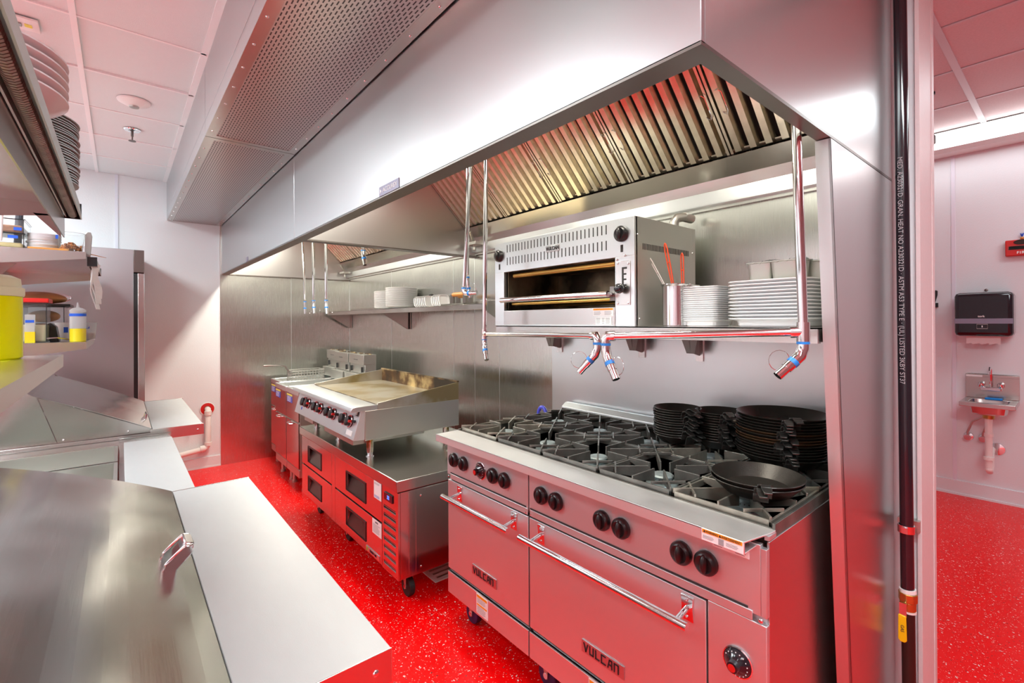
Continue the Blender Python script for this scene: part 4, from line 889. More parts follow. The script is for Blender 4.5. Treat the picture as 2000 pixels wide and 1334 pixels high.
MB().box(-5.72, -4.98, .085, .155, 1.90, 2.085).build('grille_cap', 'darklip', r, .002)
d = MB().box(-5.71, -4.98, .112, .156, .20, 1.893).build('door', 'steel', r, .003); MB().box(-5.70, -4.985, .085, .112, .20, 1.89).build('door_gasket', 'gap', r)
for x in (-5.65, -5.05):
    for y in (-.65, .05): MB().cyl((x, y, 0), (x, y, .12), .02).build('leg', 'galv', r)
# ---------------------------------------------------------------- prep tables
def prep_table(x0, x1, label, ztop=.90, yf=.37, yb=.135, opened=False):
    r = thing('prep_table', ((x0+x1)/2, -.2, 0), label, 'prep table', 'refrigerated prep tables along the left')
    zc = ztop-.16 if opened else ztop-.046
    MB().box(x0+.005, x1-.005, -.62, yb+.02 if yf < .3 else .20, .15, zc).build('cabinet', 'steel', r, .002)
    if opened: b = MB().box(x0+.003, x1-.003, yb-.012, yf-.004, ztop-.045, ztop-.022).box(x0+.003, x1-.003, -.62, -.545, ztop-.045, ztop-.002).box(x0+.003, -3.065, -.545, yb-.012, ztop-.045, ztop-.006)
    else: b = MB().box(x0+.003, x1-.003, -.62, yf-.004, ztop-.045, ztop-.022)
    for xx in (x0, x1-.003): b.box(xx, xx+.003, yb-.01, yf, ztop-.058, ztop+.002).box(xx, xx+.003, -.62, yb-.01, ztop-.066, ztop-.015)
    b.box(x0+.003, x1-.003, yf-.004, yf, ztop-.05, ztop-.023)
    b.build('counter_frame', 'steel', r, .0008)
    for x in (x0+.05, x1-.05):
        for y in (-.55, .1): MB().cyl((x, y, 0), (x, y, .15), .02).build('leg', 'galv', r)
    for s in (x0, x1): MB().ball((s, yf-.03, ztop-.03), .006, (.6, 1, 1), 8).build('side_screw', 'chrome', r)
    return r
def board(x0, x1, y0, y1, z, label):
    return tag(MB().box(x0, x1, y0, y1, z-.0215, z).build('cutting_board', 'board', None, .002), label, 'cutting board', 'long white cutting boards on the prep tables')
def curved(prof, n=10, bulge=.02):
    out = []
    for i in range(len(prof)-1):
        a, c = Vector(prof[i]), Vector(prof[i+1]); d = (c-a); nrm = Vector((d.y, -d.x)).normalized()
        if nrm.y < 0: nrm = -nrm
        for k in range(n): t = k/n; out.append(a+d*t+nrm*bulge*4*t*(1-t))
    out.append(Vector(prof[-1])); return out
t1 = prep_table(-2.0, -.785, 'nearest stainless prep table with its lid closed')
board(-1.997, -.789, .137, .370, .9005, 'longest nearest white cutting board, knife-worn, at the bottom of the view')
lidp = [(.133, .886), (.130, .905)]+[tuple(v) for v in curved([(.130, .905), (-.31, 1.075)], 14, .012)][1:]+[(-.62, 1.09)]
MB().strip(lidp, 'x', -1.985, -.80, -.004).build('lid', 'lid', t1)
for xx in (-1.985, -.804): MB().prism([p for p in lidp]+[(-.62, .885), (.133, .885)], 'x', xx, xx+.004).build('lid_side', 'lid', t1)
h = MB().prism([(.070, .930), (.092, .921), (.128, .958), (.128, .974), (.112, .978), (.074, .945)], 'x', -1.378, -1.366).prism([(.070, .930), (.092, .921), (.128, .958), (.128, .974), (.112, .978), (.074, .945)], 'x', -1.308, -1.296).prism([(.104, .955), (.128, .955), (.131, .974), (.112, .980)], 'x', -1.366, -1.308).build('lid_handle', 'chrome', t1, .003)
t2 = prep_table(-3.228, -2.03, 'middle stainless prep table with the open pans of food', .872, .215, .006, True)
board(-3.12, -2.035, .012, .212, .8725, 'plain pale white cutting board beside the open food pans')
def gn_pan(x0, x1, y0, y1, z, dep, label):
    b = MB(); t = .003
    b.box(x0, x1, y0, y0+.012, z-.003, z).box(x0, x1, y1-.012, y1, z-.003, z).box(x0, x0+.012, y0+.012, y1-.012, z-.003, z).box(x1-.012, x1, y0+.012, y1-.012, z-.003, z)
    b.box(x0+.010, x0+.013, y0+.01, y1-.01, z-dep, z-.003).box(x1-.013, x1-.010, y0+.01, y1-.01, z-dep, z-.003).box(x0+.013, x1-.013, y0+.010, y0+.013, z-dep, z-.003).box(x0+.013, x1-.013, y1-.013, y1-.010, z-dep, z-.003).box(x0+.013, x1-.013, y0+.013, y1-.013, z-dep, z-dep+.003)
    return tag(b.build('food_pan', 'galv'), label, 'food pan', 'open steel food pans in the middle prep table')
gn_pan(-3.06, -2.72, -.53, -.010, .873, .10, 'deep open steel food pan farthest from the big lid')
gn_pan(-2.70, -2.38, -.53, -.010, .873, .10, 'open steel food pan holding a white cup, beside the pale board')
gn_pan(-2.36, -2.09, -.53, -.010, .873, .10, 'open steel food pan tucked under the edge of the big lid')
r = thing('plastic_cup', (-2.52, -.17, .776), 'white plastic cup holding a black and orange tool in the food pan', 'cup'); MB().lathe((-2.52, -.17, .776), [(0, 0), (.045, 0), (.062, .088), (.066, .089), (.066, .092), (.058, .09), (.042, .004), (0, .003)], 30).build('cup', 'white', r)
tl = tag(MB().cyl((-2.55, -.19, .79), (-2.44, -.15, .884), .013).build('tool', 'black'), 'black and orange tool leaning in the white cup', 'tool'); MB().cyl((-2.446, -.152, .879), (-2.425, -.144, .897), .014).build('orange_tip', 'orange', tl)
t3 = prep_table(-4.43, -3.235, 'farthest stainless prep table with its pointed lid closed')
board(-4.425, -3.245, .134, .365, .9005, 'short looking white cutting board on the farthest prep table')
l3 = [(.131, .886), (.128, .905)]+[tuple(v) for v in curved([(.128, .905), (-.335, 1.128)], 12, .006)][1:]+[(-.36, 1.152), (-.62, 1.152)]
MB().strip(l3, 'x', -4.42, -3.245, -.003).build('lid', 'lid', t3)
for xx in (-4.42, -3.248): MB().prism([(.131, .888), (.128, .905), (-.31, 1.12), (-.24, .888)], 'x', xx, xx+.003).build('lid_side', 'counter', t3)
for xx in (-4.42, -3.248): MB().prism([(-.244, .888), (-.314, 1.12), (-.36, 1.152), (-.62, 1.152), (-.62, .888)], 'x', xx+.0005, xx+.0035).build('hood_side', 'lid', t3)
MB().tube([(-3.62, .112, .916), (-3.62, .118, .94), (-3.52, .118, .94), (-3.52, .112, .916)], .006, 8).build('lid_handle', 'chrome', t3)
MB().ball((-3.244, .03, .905), .005, (.5, 1, 1), 8).ball((-3.244, -.22, .90), .005, (.5, 1, 1), 8).build('side_screws', 'chrome', t3)
# ---------------------------------------------------------------- overshelves
def overshelf(x0, x1u, x1l, label):
    """x0 = near end for both tiers, far ends differ"""
    r = thing('double_overshelf', ((x0+x1u)/2, -.32, 1.09), label, 'shelf', 'double tier stainless overshelves')
    for z, xf in ((1.385, x1l), (1.848, x1u)):
        MB().box(xf, x0, -.62, -.135, z-.0035, z).build('tier', 'steel', r)
        MB().box(xf, x0, -.139, -.135, z-.036, z-.0035).box(xf, x0, -.62, -.616, z-.036, z-.0035).build('front_apron', 'steel', r)
        for xe in (x0-.003, xf): MB().prism([(-.139, z-.0035), (-.616, z-.0035), (-.616, z-.10), (-.139, z-.036)], 'x', xe, xe+.003).build('end_gusset', 'steel', r)
    for x in (x0-.12, x1l+.12): MB().box(x-.02, x+.02, -.60, -.56, 1.09, 1.85).box(x-.02, x+.02, -.60, -.585, 1.85, 1.90).build('post', 'steel', r, .001)
    for x in (x0-.12, x1l+.12): MB().prism([(-.56, 1.381), (-.56, 1.30), (-.50, 1.381)], 'x', x-.002, x+.002).build('gusset', 'steel', r)
    for x in (x0-.12, x1l+.12): MB().prism([(-.56, 1.844), (-.56, 1.76), (-.48, 1.844)], 'x', x-.002, x+.002).build('gusset', 'steel', r)
    return r
o3 = overshelf(-3.27, -4.84, -4.225, 'double overshelf above the farthest prep table loaded with containers')
o1 = overshelf(-.35, -2.0, -2.0, 'double overshelf above the nearest prep table carrying plates and the yellow jug')
MB().box(-2.0, -.35, -.134, -.131, 1.745, 1.812).prism([(-.139, 1.812), (-.139, 1.745), (-.20, 1.812)], 'x', -2.0, -1.997).build('deep_apron', 'steel', o1)
MB().box(-2.02, -1.985, -.60, -.56, 1.30, 1.384).build('red_reflection_strip', 'red', o1)  # red reflection at the shelf end, put in as a red box
def rail_(x0, x1, y, z, label):
    r = thing('ticket_rail', ((x0+x1)/2, y, z), label, 'ticket rail', 'aluminium ticket rails on the shelf edges')
    b = MB().strip([(y-.018, z-.018), (y-.022, z+.018), (y+.010, z+.024), (y+.014, z-.022)], 'x', x0, x1, .003); b.build('channel', 'galv', r)
    g = MB(); k = x0+.01
    while k < x1-.01: g.cyl((k, y-.004, z-.010), (k+.007, y-.004, z-.010), .011, seg=10); k += .0095
    g.build('rollers', 'ironlite', r); MB().box(x0-.004, x0, y-.024, y+.016, z-.022, z+.027).build('end_cap', 'black', r, .001); MB().box(x1, x1+.004, y-.024, y+.016, z-.022, z+.027).build('end_cap', 'black', r, .001)
rail_(-1.99, -.36, -.108, 1.826, 'long aluminium ticket rail on the near upper shelf edge')
rail_(-3.95, -3.30, -.108, 1.80, 'short ticket rail on the far shelf edge with receipts hanging')
b = MB()
for k in range(3):
    P = [(-3.31-.01*k, -.118+.006*math.sin(j*.9+k)+.002*k+(.014*(j/9)**3), 1.795-.24*(1-.12*k)*j/9) for j in range(10)]
    for a, c in zip(P, P[1:]): w_ = Vector((-.045, .016+.006*k, 0)); b.poly([Vector(a), Vector(c), Vector(c)+w_, Vector(a)+w_], (0, .0006, 0))
tag(b.build('receipts', 'paper', smooth=False), 'curled white paper receipts hanging from the far ticket rail', 'receipt')
# plates on near upper tier
stack('metal_plate', 26, .150, .014, .0066, 'greyplate', lambda i: 'grey metal plate, %s of the tall pile on the near upper shelf' % pos(i, 26), 'plate', 'tall pile of grey plates', (-1.80, -.238, 1.8505), jit=.003)
def bowl(i): return 'pinkish white bowl, %s of the five on the near upper shelf' % pos(i, 5)
p = tag(MB().lathe((-1.28, -.232, 1.8505), [(0, .002), (.05, .002), (.055, 0), (.062, 0), (.10, .020), (.145, .052), (.155, .060), (.155, .063), (.14, .055), (.06, .008), (0, .006)], 44).build('serving_bowl', 'pinkchina', origin=(-1.28, -.232, 1.8505)), bowl(0), 'bowl', 'five bowls stacked on the near upper shelf')
for i in range(1, 5): dup(p, (-1.28+random.uniform(-.003, .003), -.232, 1.8505+.018*i), 0, bowl(i))
# jug
r = thing('drink_jug', (-1.85, -.305, 1.3855), 'big jug of bright yellow drink with a cream lid on the near shelf', 'jug')
JZ = 1.3855
MB().lathe((-1.85, -.305, JZ), [(0, 0), (.094, 0), (.10, .004), (.10, .168), (0, .168)], 44).build('yellow_drink', 'lemon', r); MB().lathe((-1.85, -.305, JZ+.1685), [(.102, 0), (.104, .004), (.104, .022), (.098, .026), (.096, .048), (.08, .056), (0, .056)], 44).build('lid', 'cream', r)
# goods on far upper tier (z 1.848)
T = 1.8485
def tub(x0, x1, y0, y1, z, h, label, fill, fillh, name='food_container', tape=None, wall='glass', grp='food containers on the far shelves'):
    r = thing(name, ((x0+x1)/2, (y0+y1)/2, z), label, 'container', grp); b = MB(); t = .003
    b.box(x0, x1, y0, y1, z, z+t).box(x0, x0+t, y0, y1, z+t, z+h).box(x1-t, x1, y0, y1, z+t, z+h).box(x0+t, x1-t, y0, y0+t, z+t, z+h).box(x0+t, x1-t, y1-t, y1, z+t, z+h)
    b.box(x0-.006, x1+.006, y0-.006, y0, z+h-.004, z+h).box(x0-.006, x1+.006, y1, y1+.006, z+h-.004, z+h).box(x1, x1+.006, y0, y1, z+h-.004, z+h)
    b.build('clear_walls', wall, r)
    if fill: MB().box(x0+.006, x1-.006, y0+.006, y1-.006, z+.004, z+fillh).build('contents', fill, r, .008)
    if tape: MB().box(x1, x1+.0008, *tape).build('blue_tape', 'blue', r)
    return r
tub(-3.56, -3.33, -.52, -.365, T, .075, 'clear plastic tub of pale crumbs with blue tape, lower of two', 'beige', .03, tape=(-.42, -.385, T+.05, T+.065))
tub(-3.56, -3.33, -.52, -.365, T+.076, .07, 'clear plastic tub of brown crumbs, upper of two on the far shelf', 'brownfood', .04, tape=(-.40, -.372, T+.09, T+.105))
wb = tag(MB().box(-3.56, -3.30, -.35, -.20, T, T+.012).build('wooden_tray', 'wood', None, .002), 'thin wooden board under the stacked foil discs', 'board')
p = tag(MB().lathe((-3.40, -.30, T+.0125), [(0, 0), (.060, 0), (.064, .004), (.058, .003), (0, .002)], 36).build('foil_disc', 'china', origin=(-3.40, -.30, T+.0125)), 'crinkled foil disc, lowest of the pile on the wooden board', 'foil disc', 'pile of crinkled foil discs')
for i in range(1, 16): dup(p, (-3.40+random.uniform(-.004, .004), -.30+random.uniform(-.004, .004), T+.0125+i*.0048), random.uniform(0, 6), 'crinkled foil disc, %s of the pile on the wooden board' % pos(i, 16))
r = thing('deli_cup', (-3.34, -.195, T), 'clear deli cup of brown nuts with blue tape at the far shelf end', 'cup')
MB().lathe((-3.34, -.195, T), [(0, 0), (.044, 0), (.055, .095), (.057, .096), (.057, .098), (.053, .097), (.042, .003), (0, .002)], 36).build('cup_wall', 'glass', r)
b = MB()
for k in range(110):
    a = rr.uniform(0, 6.28); q = rr.uniform(0, .040); zz = T+.008+rr.uniform(0, .045)*(1-q/.09); b.ball((-3.34+q*math.cos(a), -.195+q*math.sin(a), zz), .0085, (1, rr.uniform(.5, 1), rr.uniform(.5, .9)), 7)
o = b.build('nuts', 'pastry', r); o['kind'] = 'stuff'
MB().box(-3.30, -3.298, -.250, -.240, T+.06, T+.08).build('blue_tape', 'blue', r)
b = MB(); g2 = [(-.142, T-.02), (-.120, T-.02), (-.112, T+.09), (-.118, T+.112), (-.132, T+.112), (-.142, T+.10)]
tag(MB().prism(g2, 'x', -3.345, -3.335).build('grater', 'greyplate', None, .002), 'upright grey ridged grater blade at the far shelf end', 'grater')
tag(MB().cyl((-3.33, -.16, T+.004), (-3.50, -.06, T+.000), .0035, .001, seg=8).build('skewer', 'wood'), 'thin orange wooden skewer pointing past the far shelf end', 'skewer')
# goods on far lower tier (z 1.385)
T = 1.3855
r = tub(-3.50, -3.33, -.435, -.285, T, .20, 'square clear container with red lid holding bread', 'cream', .09, 'storage_container')
MB().box(-3.508, -3.322, -.443, -.277, T+.20, T+.222).build('red_lid', 'red', r, .004)
sb_ = tag(MB().box(-3.322, -3.300, -.36, -.325, T, T+.14).build('squeeze_sachet', 'frost', None, .002), 'slim clear bottle of yellow oil with blue label before the red-lidded container', 'bottle'); MB().box(-3.3225, -3.2995, -.3605, -.3245, T+.0005, T+.055).build('yellow_oil', 'yellowsauce', sb_); MB().box(-3.2998, -3.2992, -.358, -.327, T+.10, T+.113).build('blue_tape', 'blue', sb_)
r = tub(-3.86, -3.62, -.41, -.24, T, .19, 'clear acrylic bread box with a black lid and rolls inside', None, 0, 'bread_box')
MB().box(-3.87, -3.61, -.42, -.215, T+.19, T+.204).build('black_lid', 'black', r, .003)
for k in range(3):
    o = tag(MB().ball((-3.72, -.33, T+.030+.046*k+(.014 if k == 2 else 0)), .036, (1.9, 1.9, .62 if k < 2 else .95), 20).build('bread_roll', 'pastry'), 'brown bread roll, %s one inside the acrylic box' % ['lowest', 'middle', 'topmost'][k], 'bread', 'rolls in the acrylic box')
r = thing('bread_bag', (-3.70, -.36, T+.204), 'clear bag of baked bread lying on the acrylic box', 'bread')
MB().ball((-3.70, -.35, T+.204+.030), .030, (2.2, 3.9, 1.0), 22).build('loaf', 'pastry', r); MB().ball((-3.70, -.35, T+.204+.035), .035, (2.2, 3.9, 1.0), 22).build('plastic_bag', 'glass', r)
tag(MB().prism([(-.290, T), (-.250, T), (-.262, T+.08), (-.285, T+.10)], 'x', -3.56, -3.46).build('napkin_holder', 'black', None, .004), 'black curved holder beside the white cup on the far lower shelf', 'holder')
def cup(x, y, ma, label, h=.098, r1=.034, r2=.043):
    r = thing('paper_cup', (x, y, T), label, 'cup', 'cups beside the squeeze bottle'); MB().lathe((x, y, T), [(0, 0), (r1, 0), (r2, h), (r2+.003, h), (r2+.003, h+.003), (r2-.003, h+.002), (r1-.003, .004), (0, .003)], 32).build('cup', ma, r); return r
c1 = cup(-3.62, -.236, 'white', 'white cup left of the squeeze bottle with blue tape'); MB().box(-3.579, -3.577, -.240, -.222, T+.045, T+.075).build('blue_tape', 'blue', c1)
c2 = cup(-3.78, -.150, 'frost', 'cup with brown sauce right of the squeeze bottle'); MB().lathe((-3.78, -.15, T+.003), [(0, 0), (.032, 0), (.035, .035), (0, .035)], 28).build('brown_sauce', 'brownfood', c2); MB().box(-3.742, -3.740, -.165, -.14, T+.065, T+.078).build('blue_tape', 'blue', c2)
r = thing('squeeze_bottle', (-3.38, -.172, T), 'clear squeeze bottle half full of yellow sauce with blue tape', 'bottle')
MB().lathe((-3.38, -.172, T), [(0, 0), (.031, 0), (.033, .003), (.033, .068), (0, .068)], 32).build('yellow_sauce', 'yellowsauce', r)
MB().lathe((-3.38, -.172, T+.0685), [(.033, 0), (.033, .080), (.031, .085), (0, .085)], 32).build('bottle_wall', 'frost', r)
MB().lathe((-3.38, -.172, T+.1535), [(.0335, 0), (.0335, .012), (.020, .022), (.007, .026), (.003, .052), (0, .053)], 28).build('nozzle_cap', 'frost', r)
b = MB().lathe((-3.38, -.172, T+.133), [(.0336, 0), (.0342, 0), (.0342, .014), (.0336, .014)], 32); b.build('blue_tape', 'blue', r)
tag(MB().tube([(-3.36, -.30, T+.006), (-3.355, -.285, T+.02), (-3.36, -.25, T+.022), (-3.42, -.20, T+.010), (-3.44, -.19, T+.008)], .004, 8).build('metal_clip', 'chrome'), 'small bent chrome clip lying before the bread box', 'clip')
# ---------------------------------------------------------------- ceiling fittings
r = thing('smoke_detector', (-3.76, .07, ZC), 'round white ceiling sensor with a small grey window', 'sensor'); MB().lathe((-3.76, .07, ZC-.004), [(.085, 0), (.082, .008), (.04, .030), (0, .034)], 36, (0, 0, -1)).build('dome', 'white', r); MB().lathe((-3.76, .07, ZC-.030), [(.028, 0), (.024, .014), (0, .016)], 24, (0, 0, -1)).build('window', 'galv', r)
r = thing('sprinkler_head', (-4.33, .07, ZC), 'ceiling sprinkler head in a chrome ring', 'sprinkler'); MB().lathe((-4.33, .07, ZC-.003), [(.05, 0), (.046, .006), (.022, .006), (.02, 0)], 30, (0, 0, -1)).build('escutcheon', 'chrome', r); MB().cyl((-4.33, .07, ZC), (-4.33, .07, ZC-.05), .008).box(-4.345, -4.315, .066, .074, ZC-.075, ZC-.05).cyl((-4.33, .07, ZC-.08), (-4.33, .07, ZC-.084), .022).build('deflector', 'darksteel', r)
def ceil_box(x, y, w, label, ytag):
    r = thing('ceiling_outlet', (x, y, ZC), label, 'outlet', 'ceiling outlets with cords'); MB().box(x-w/2, x+w/2, y-w/2, y+w/2, ZC-.012, ZC-.002).build('cover_plate', 'white', r, .003)
    return r
r = ceil_box(-3.09, -.345, .12, 'square white ceiling outlet with a yellow tag and white cord', 1)
MB().box(-3.11, -3.08, -.335, -.31, ZC-.0135, ZC-.012).build('yellow_tag', 'labelyellow', r); MB().box(-3.11, -3.08, -.375, -.345, ZC-.018, ZC-.012).build('plug', 'greyplate', r)
MB().tube([(-3.095, -.36, ZC-.018), (-3.10, -.36, ZC-.12), (-3.13, -.40, 2.4), (-3.15, -.42, 1.86)], .006, 8).build('white_cord', 'white', r)
r = ceil_box(-3.36, -.325, .12, 'square beige ceiling outlet with a black spiral-wrapped cord', 0)
MB().lathe((-3.36, -.325, ZC-.012), [(.035, 0), (.033, .03), (.02, .04), (0, .04)], 20, (0, 0, -1)).build('strain_relief', 'galv', r); MB().tube([(-3.36, -.325, ZC-.05), (-3.36, -.33, ZC-.16), (-3.40, -.37, 2.45), (-3.44, -.40, 1.86)], .015, 10).build('black_cord', mat('braided_cord', (.06, .07, .09), .5, 0, .9, 180), r)
# troffer fixtures at the lamps
for i, (x, y) in enumerate(TROFFERS):
    r = thing('troffer_light', (x, y, ZC-.012), 'flush white ceiling light panel %s' % ['added over the aisle end to brighten floor and range', 'over the middle prep table', 'over the farthest prep table', 'by the refrigerator', 'behind the camera', 'on the service side'][i], 'light', 'ceiling light panels'); MB().box(x-.6, x+.6, y-.3, y+.3, ZC-.012, ZC-.006).build('lens', 'lens', r); MB().box(x-.61, x+.61, y-.31, y-.3, ZC-.014, ZC-.004).box(x-.61, x+.61, y+.3, y+.31, ZC-.014, ZC-.004).build('frame', 'white', r)
# ---------------------------------------------------------------- black gas pipe on the wall end
r = thing('gas_pipe', (-.395, 2.10, 0), 'black printed gas pipe rising beside the white wall corner', 'pipe')
MB().tube([(-.404, 2.10, 2.86), (-.392, 2.10, .545)], .0195, 16).build('black_pipe', 'blackgloss', r); MB().tube([(-.391, 2.10, .475), (-.388, 2.10, .012)], .0195, 16).build('lower_pipe', 'brownpipe', r)
MB().cyl((-.3915, 2.10, .548), (-.3905, 2.10, .535), .0235).build('thread_tape', 'white', r); MB().cyl((-.390, 2.10, .475), (-.390, 2.10, .468), .0225).build('thread_tape', 'white', r)
v = MB().cyl((-.391, 2.10, .535), (-.391, 2.10, .505), .027, seg=8).cyl((-.391, 2.10, .505), (-.391, 2.10, .475), .023).build('brass_valve', 'brass', r, .002)
MB().cyl((-.395, 2.08, .50), (-.397, 2.062, .50), .009).box(-.407, -.387, 2.058, 2.064, .463, .51).build('lever_bracket', 'chrome', v); l = MB().prism([(-.409, .47), (-.388, .468), (-.386, .385), (-.392, .378), (-.404, .378), (-.410, .386)], 'y', 2.054, 2.060).build('yellow_lever', 'yellow', v, .002); 
text('GAS', .013, 'ink', l, (-.398, 2.0535, .425), Vector((0, 0, -1)), X, ext=.0003)
k = MB().box(-.425, -.365, 2.135, 2.168, .735, .775).build('strut_channel', 'galv', r); MB().lathe((-.3945, 2.10, .742), [(.024, 0), (.024, .026), (.0205, .026), (.0205, 0)], 24).box(-.402, -.385, 2.070, 2.079, .745, .765).build('pipe_clamp', 'chrome', r)
text('MED. A230321D. GRAN. HEAT NO A230321D · ASTM A53 TYPE E · (UL) LISTED 3KBY ST37', .020, 'greyink', r, (-.4005, 2.0798, 1.65), Vector((.0045, 0, -1)), X, 'pipe_printing', ext=.0002)
# ---------------------------------------------------------------- hand sink bay
YW = YS
r = thing('light_fixture', (.5, 5.35, 2.86), 'long bright linear light fixture along the top of the sink wall', 'light')
MB().box(-2.3, 3.1, 5.31, 5.314, 2.905, 3.045).build('lens', 'lens', r); MB().box(-2.3, 3.1, 5.29, YW-.001, 2.865, 2.904).box(-2.3, 3.1, 5.316, YW-.001, 2.904, 3.05).build('housing', 'white', r)
r = thing('towel_dispenser', (-.5, 5.36, 1.34), 'glossy black paper towel dispenser above the hand sink', 'towel dispenser')
MB().box(-.668, -.335, 5.22, 5.44, 1.345, 1.692).build('housing', 'blackgloss', r, .03)
MB().lathe((-.50, 5.43, 1.715), [(.010, 0), (.012, .01), (0, .014)], 16, (0, -1, 0)).build('top_screw', 'darksteel', r)
MB().box(-.666, -.337, 5.2180, 5.2195, 1.445, 1.485).build('grey_band', 'greysign', r)
text('tork', .022, 'white', r, (-.51, 5.2175, 1.502), X, Z, 'logo', bold=.0005); g = MB().tube([(-.535+.0, 5.2165, 1.405), (-.535, 5.2165, 1.44), (-.475, 5.2165, 1.44), (-.475, 5.2165, 1.405)], .0012, 6, closed=True); g.box(-.508, -.502, 5.216, 5.217, 1.415, 1.43); g.build('pictogram', 'white', r)
b = MB(); n = 12
for i in range(n):
    xa = -.605+.195*i/n; xb = -.605+.195*(i+1)/n; za = 1.283+.005*math.sin(i*2.1); b.poly([(xa, 5.30, 1.35), (xb, 5.30, 1.35), (xb, 5.30, za), (xa, 5.30, za)], (0, .001, 0))
tag(b.build('paper_towel', 'paper', smooth=False), 'white paper towel hanging from the black dispenser', 'paper towel')
r = thing('hand_sink', (-.48, 5.25, .80), 'small wall-mounted stainless hand sink with white trap', 'sink')
MB().box(-.625, -.318, 5.425, YW, .838, 1.028).poly([(-.625, 5.425, 1.006), (-.318, 5.425, 1.006), (-.318, YW, 1.03), (-.625, YW, 1.03)], (0, 0, .003)).build('backsplash', 'counter', r, .001)
zr = .836; b = MB().box(-.625, -.318, 5.08, 5.13, zr-.034, zr).box(-.625, -.318, 5.36, 5.425, zr-.034, zr).box(-.625, -.578, 5.13, 5.36, zr-.034, zr).box(-.362, -.318, 5.13, 5.36, zr-.034, zr); b.build('rim', 'steel', r, .003)
b = MB(); bm_ = b.b; 
b.lathe((-.47, 5.245, zr-.10), [(0, 0), (.085, 0), (.098, .012), (.112, .098), (.108, .098), (.094, .014), (0, .006)], 36, sq=6, sy=1.04); b.build('bowl', 'steel', r)
fz = .90
f = MB().box(-.535, -.415, 5.385, 5.425, fz, fz+.03).build('faucet_body', 'chrome', r, .006)
for x in (-.53, -.42): MB().lathe((x, 5.395, fz+.028), [(.014, 0), (.02, .01), (.02, .032), (.01, .04), (0, .04)], 18).build('tap_handle', 'chrome', f)
MB().tube([(-.475, 5.40, fz+.03), (-.475, 5.40, fz+.15), (-.475, 5.38, fz+.185), (-.475, 5.34, fz+.19), (-.475, 5.31, fz+.165), (-.475, 5.305, fz+.14)], .009, 10).build('gooseneck', 'chrome', f)
tag(MB().box(-.505, -.405, 5.33, 5.37, zr+.0005, zr+.016).build('sponge_brush', mat('bright_blue', (.0, .25, .75), .5), None, .005), 'bright blue brush lying on the hand sink rim', 'brush')
MB().box(-.622, -.525, 5.419, 5.424, 1.008, 1.022).build('green_sticker', 'paper', r)
MB().cyl((-.475, 5.245, zr-.10), (-.475, 5.245, zr-.135), .035).build('drain_collar', 'brass', r); t = MB().tube([(-.475, 5.245, zr-.13), (-.475, 5.245, .40), (-.475, 5.245, .30)], .022, 14).ball((-.475, 5.245, .30), .024).cyl((-.475, 5.245, .56), (-.475, 5.245, .585), .028).cyl((-.475, 5.245, .375), (-.475, 5.245, .40), .032).build('trap', 'pvc', r)
MB().tube([(-.475, 5.245, .30), (-.475, 5.29, .275), (-.475, 5.34, .30), (-.475, 5.36, .40), (-.475, YW, .43)], .022, 12).build('trap_arm', 'pvc', r)
MB().lathe((-.445, YW-.001, .43), [(.05, 0), (.046, .008), (.02, .012), (0, .012)], 26, (0, -1, 0)).build('wall_flange', 'chrome', r)
for x, (dx) in ((-.612, 0), (-.522, 0)):
    v = MB().lathe((x, YW-.001, .505), [(.034, 0), (.03, .01), (.014, .014), (.014, .05), (.022, .052), (.022, .07), (0, .07)], 22, (0, -1, 0)).build('shutoff_valve', 'chrome', r); MB().tube([(x, 5.40, .505), (x, 5.395, .55), (x+.03, 5.38, .64), (-.505 if x < -.55 else -.49, 5.36, .70), (-.49, 5.36, .78)], .008, 8).build('supply_hose', 'galv', v)
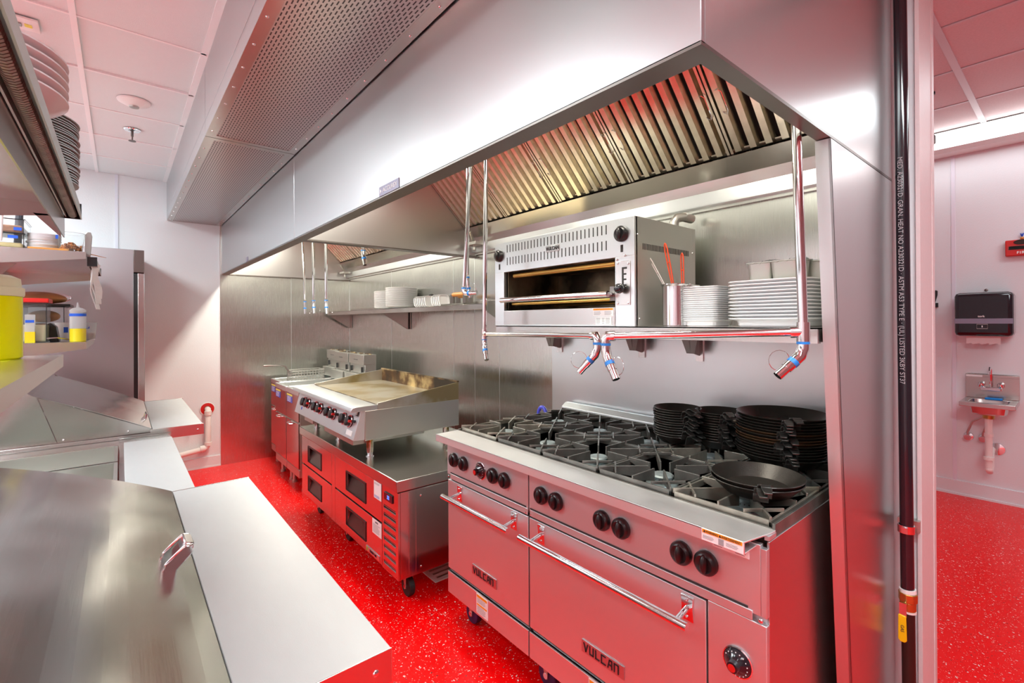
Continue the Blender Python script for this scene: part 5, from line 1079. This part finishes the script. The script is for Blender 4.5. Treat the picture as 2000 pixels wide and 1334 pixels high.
# fire alarm
r = thing('fire_alarm', (-.33, 5.42, 1.98), 'red fire alarm horn with strobe at the right edge', 'fire alarm')
MB().box(-.39, -.20, 5.40, YW-.001, 1.975, 2.10).build('housing', 'red', r, .006); MB().box(-.375, -.21, 5.385, 5.40, 2.02, 2.055).build('strobe_lens', 'glass', r, .004); MB().lathe((-.30, 5.399, 2.08), [(.045, 0), (.043, .003), (0, .003)], 24, (0, -1, 0), sy=.45).build('speaker_grille', 'brownpipe', r)
text('FIRE', .026, 'white', r, (-.298, 5.399, 1.998), X, Z, bold=.0008, sp=1.3)
r = thing('blue_tassel', (-.30, 5.43, 2.10), 'tiny blue tufted ornament on top of the fire alarm', 'ornament'); MB().ball((-.30, 5.43, 2.112), .012, seg=10).build('head', 'wood', r); g = MB()
for k in range(9): a = k/9*6.28; g.cyl((-.30, 5.43, 2.122), (-.30+.012*math.cos(a), 5.43+.012*math.sin(a), 2.152), .004, .001, 6)
g.build('blue_hair', 'blue', r)
# knife rack
r = thing('knife_rack', (-.84, 5.43, 1.57), 'dark magnetic knife strip on the sink wall', 'knife rack'); MB().box(-1.10, -.795, 5.425, YW-.001, 1.585, 1.62).build('strip', 'galv', r, .002); MB().box(-.812, -.793, 5.42, 5.425, 1.583, 1.622).build('end_cap', 'black', r)
r = thing('knife', (-.815, 5.41, 1.60), 'black handled knife held upright on the knife strip', 'knife'); MB().prism([(-.832, 1.62), (-.812, 1.62), (-.796, 1.69), (-.795, 1.725), (-.808, 1.732), (-.822, 1.722), (-.815, 1.70)], 'y', 5.405, 5.424).build('handle', 'black', r, .004); MB().prism([(-.828, 1.62), (-.812, 1.62), (-.812, 1.46), (-.822, 1.42)], 'y', 5.4205, 5.4235).build('blade', 'chrome', r)
# black pole and hook high up beside the wall corner in the sink bay
r = thing('hanging_rod', (-.55, 3.6, 2.3), 'thin black rod with a clip hanging from the sink room ceiling', 'rod')
MB().cyl((-.665, 4.35, 3.06), (-.665, 4.35, 2.72), .010).box(-.675, -.645, 4.34, 4.36, 3.04, 3.058).build('rod', 'black', r); MB().tube([(-.665, 4.35, 2.76), (-.65, 4.33, 2.74), (-.65, 4.33, 2.70), (-.67, 4.34, 2.69)], .012, 8).build('clip', 'darksteel', r)
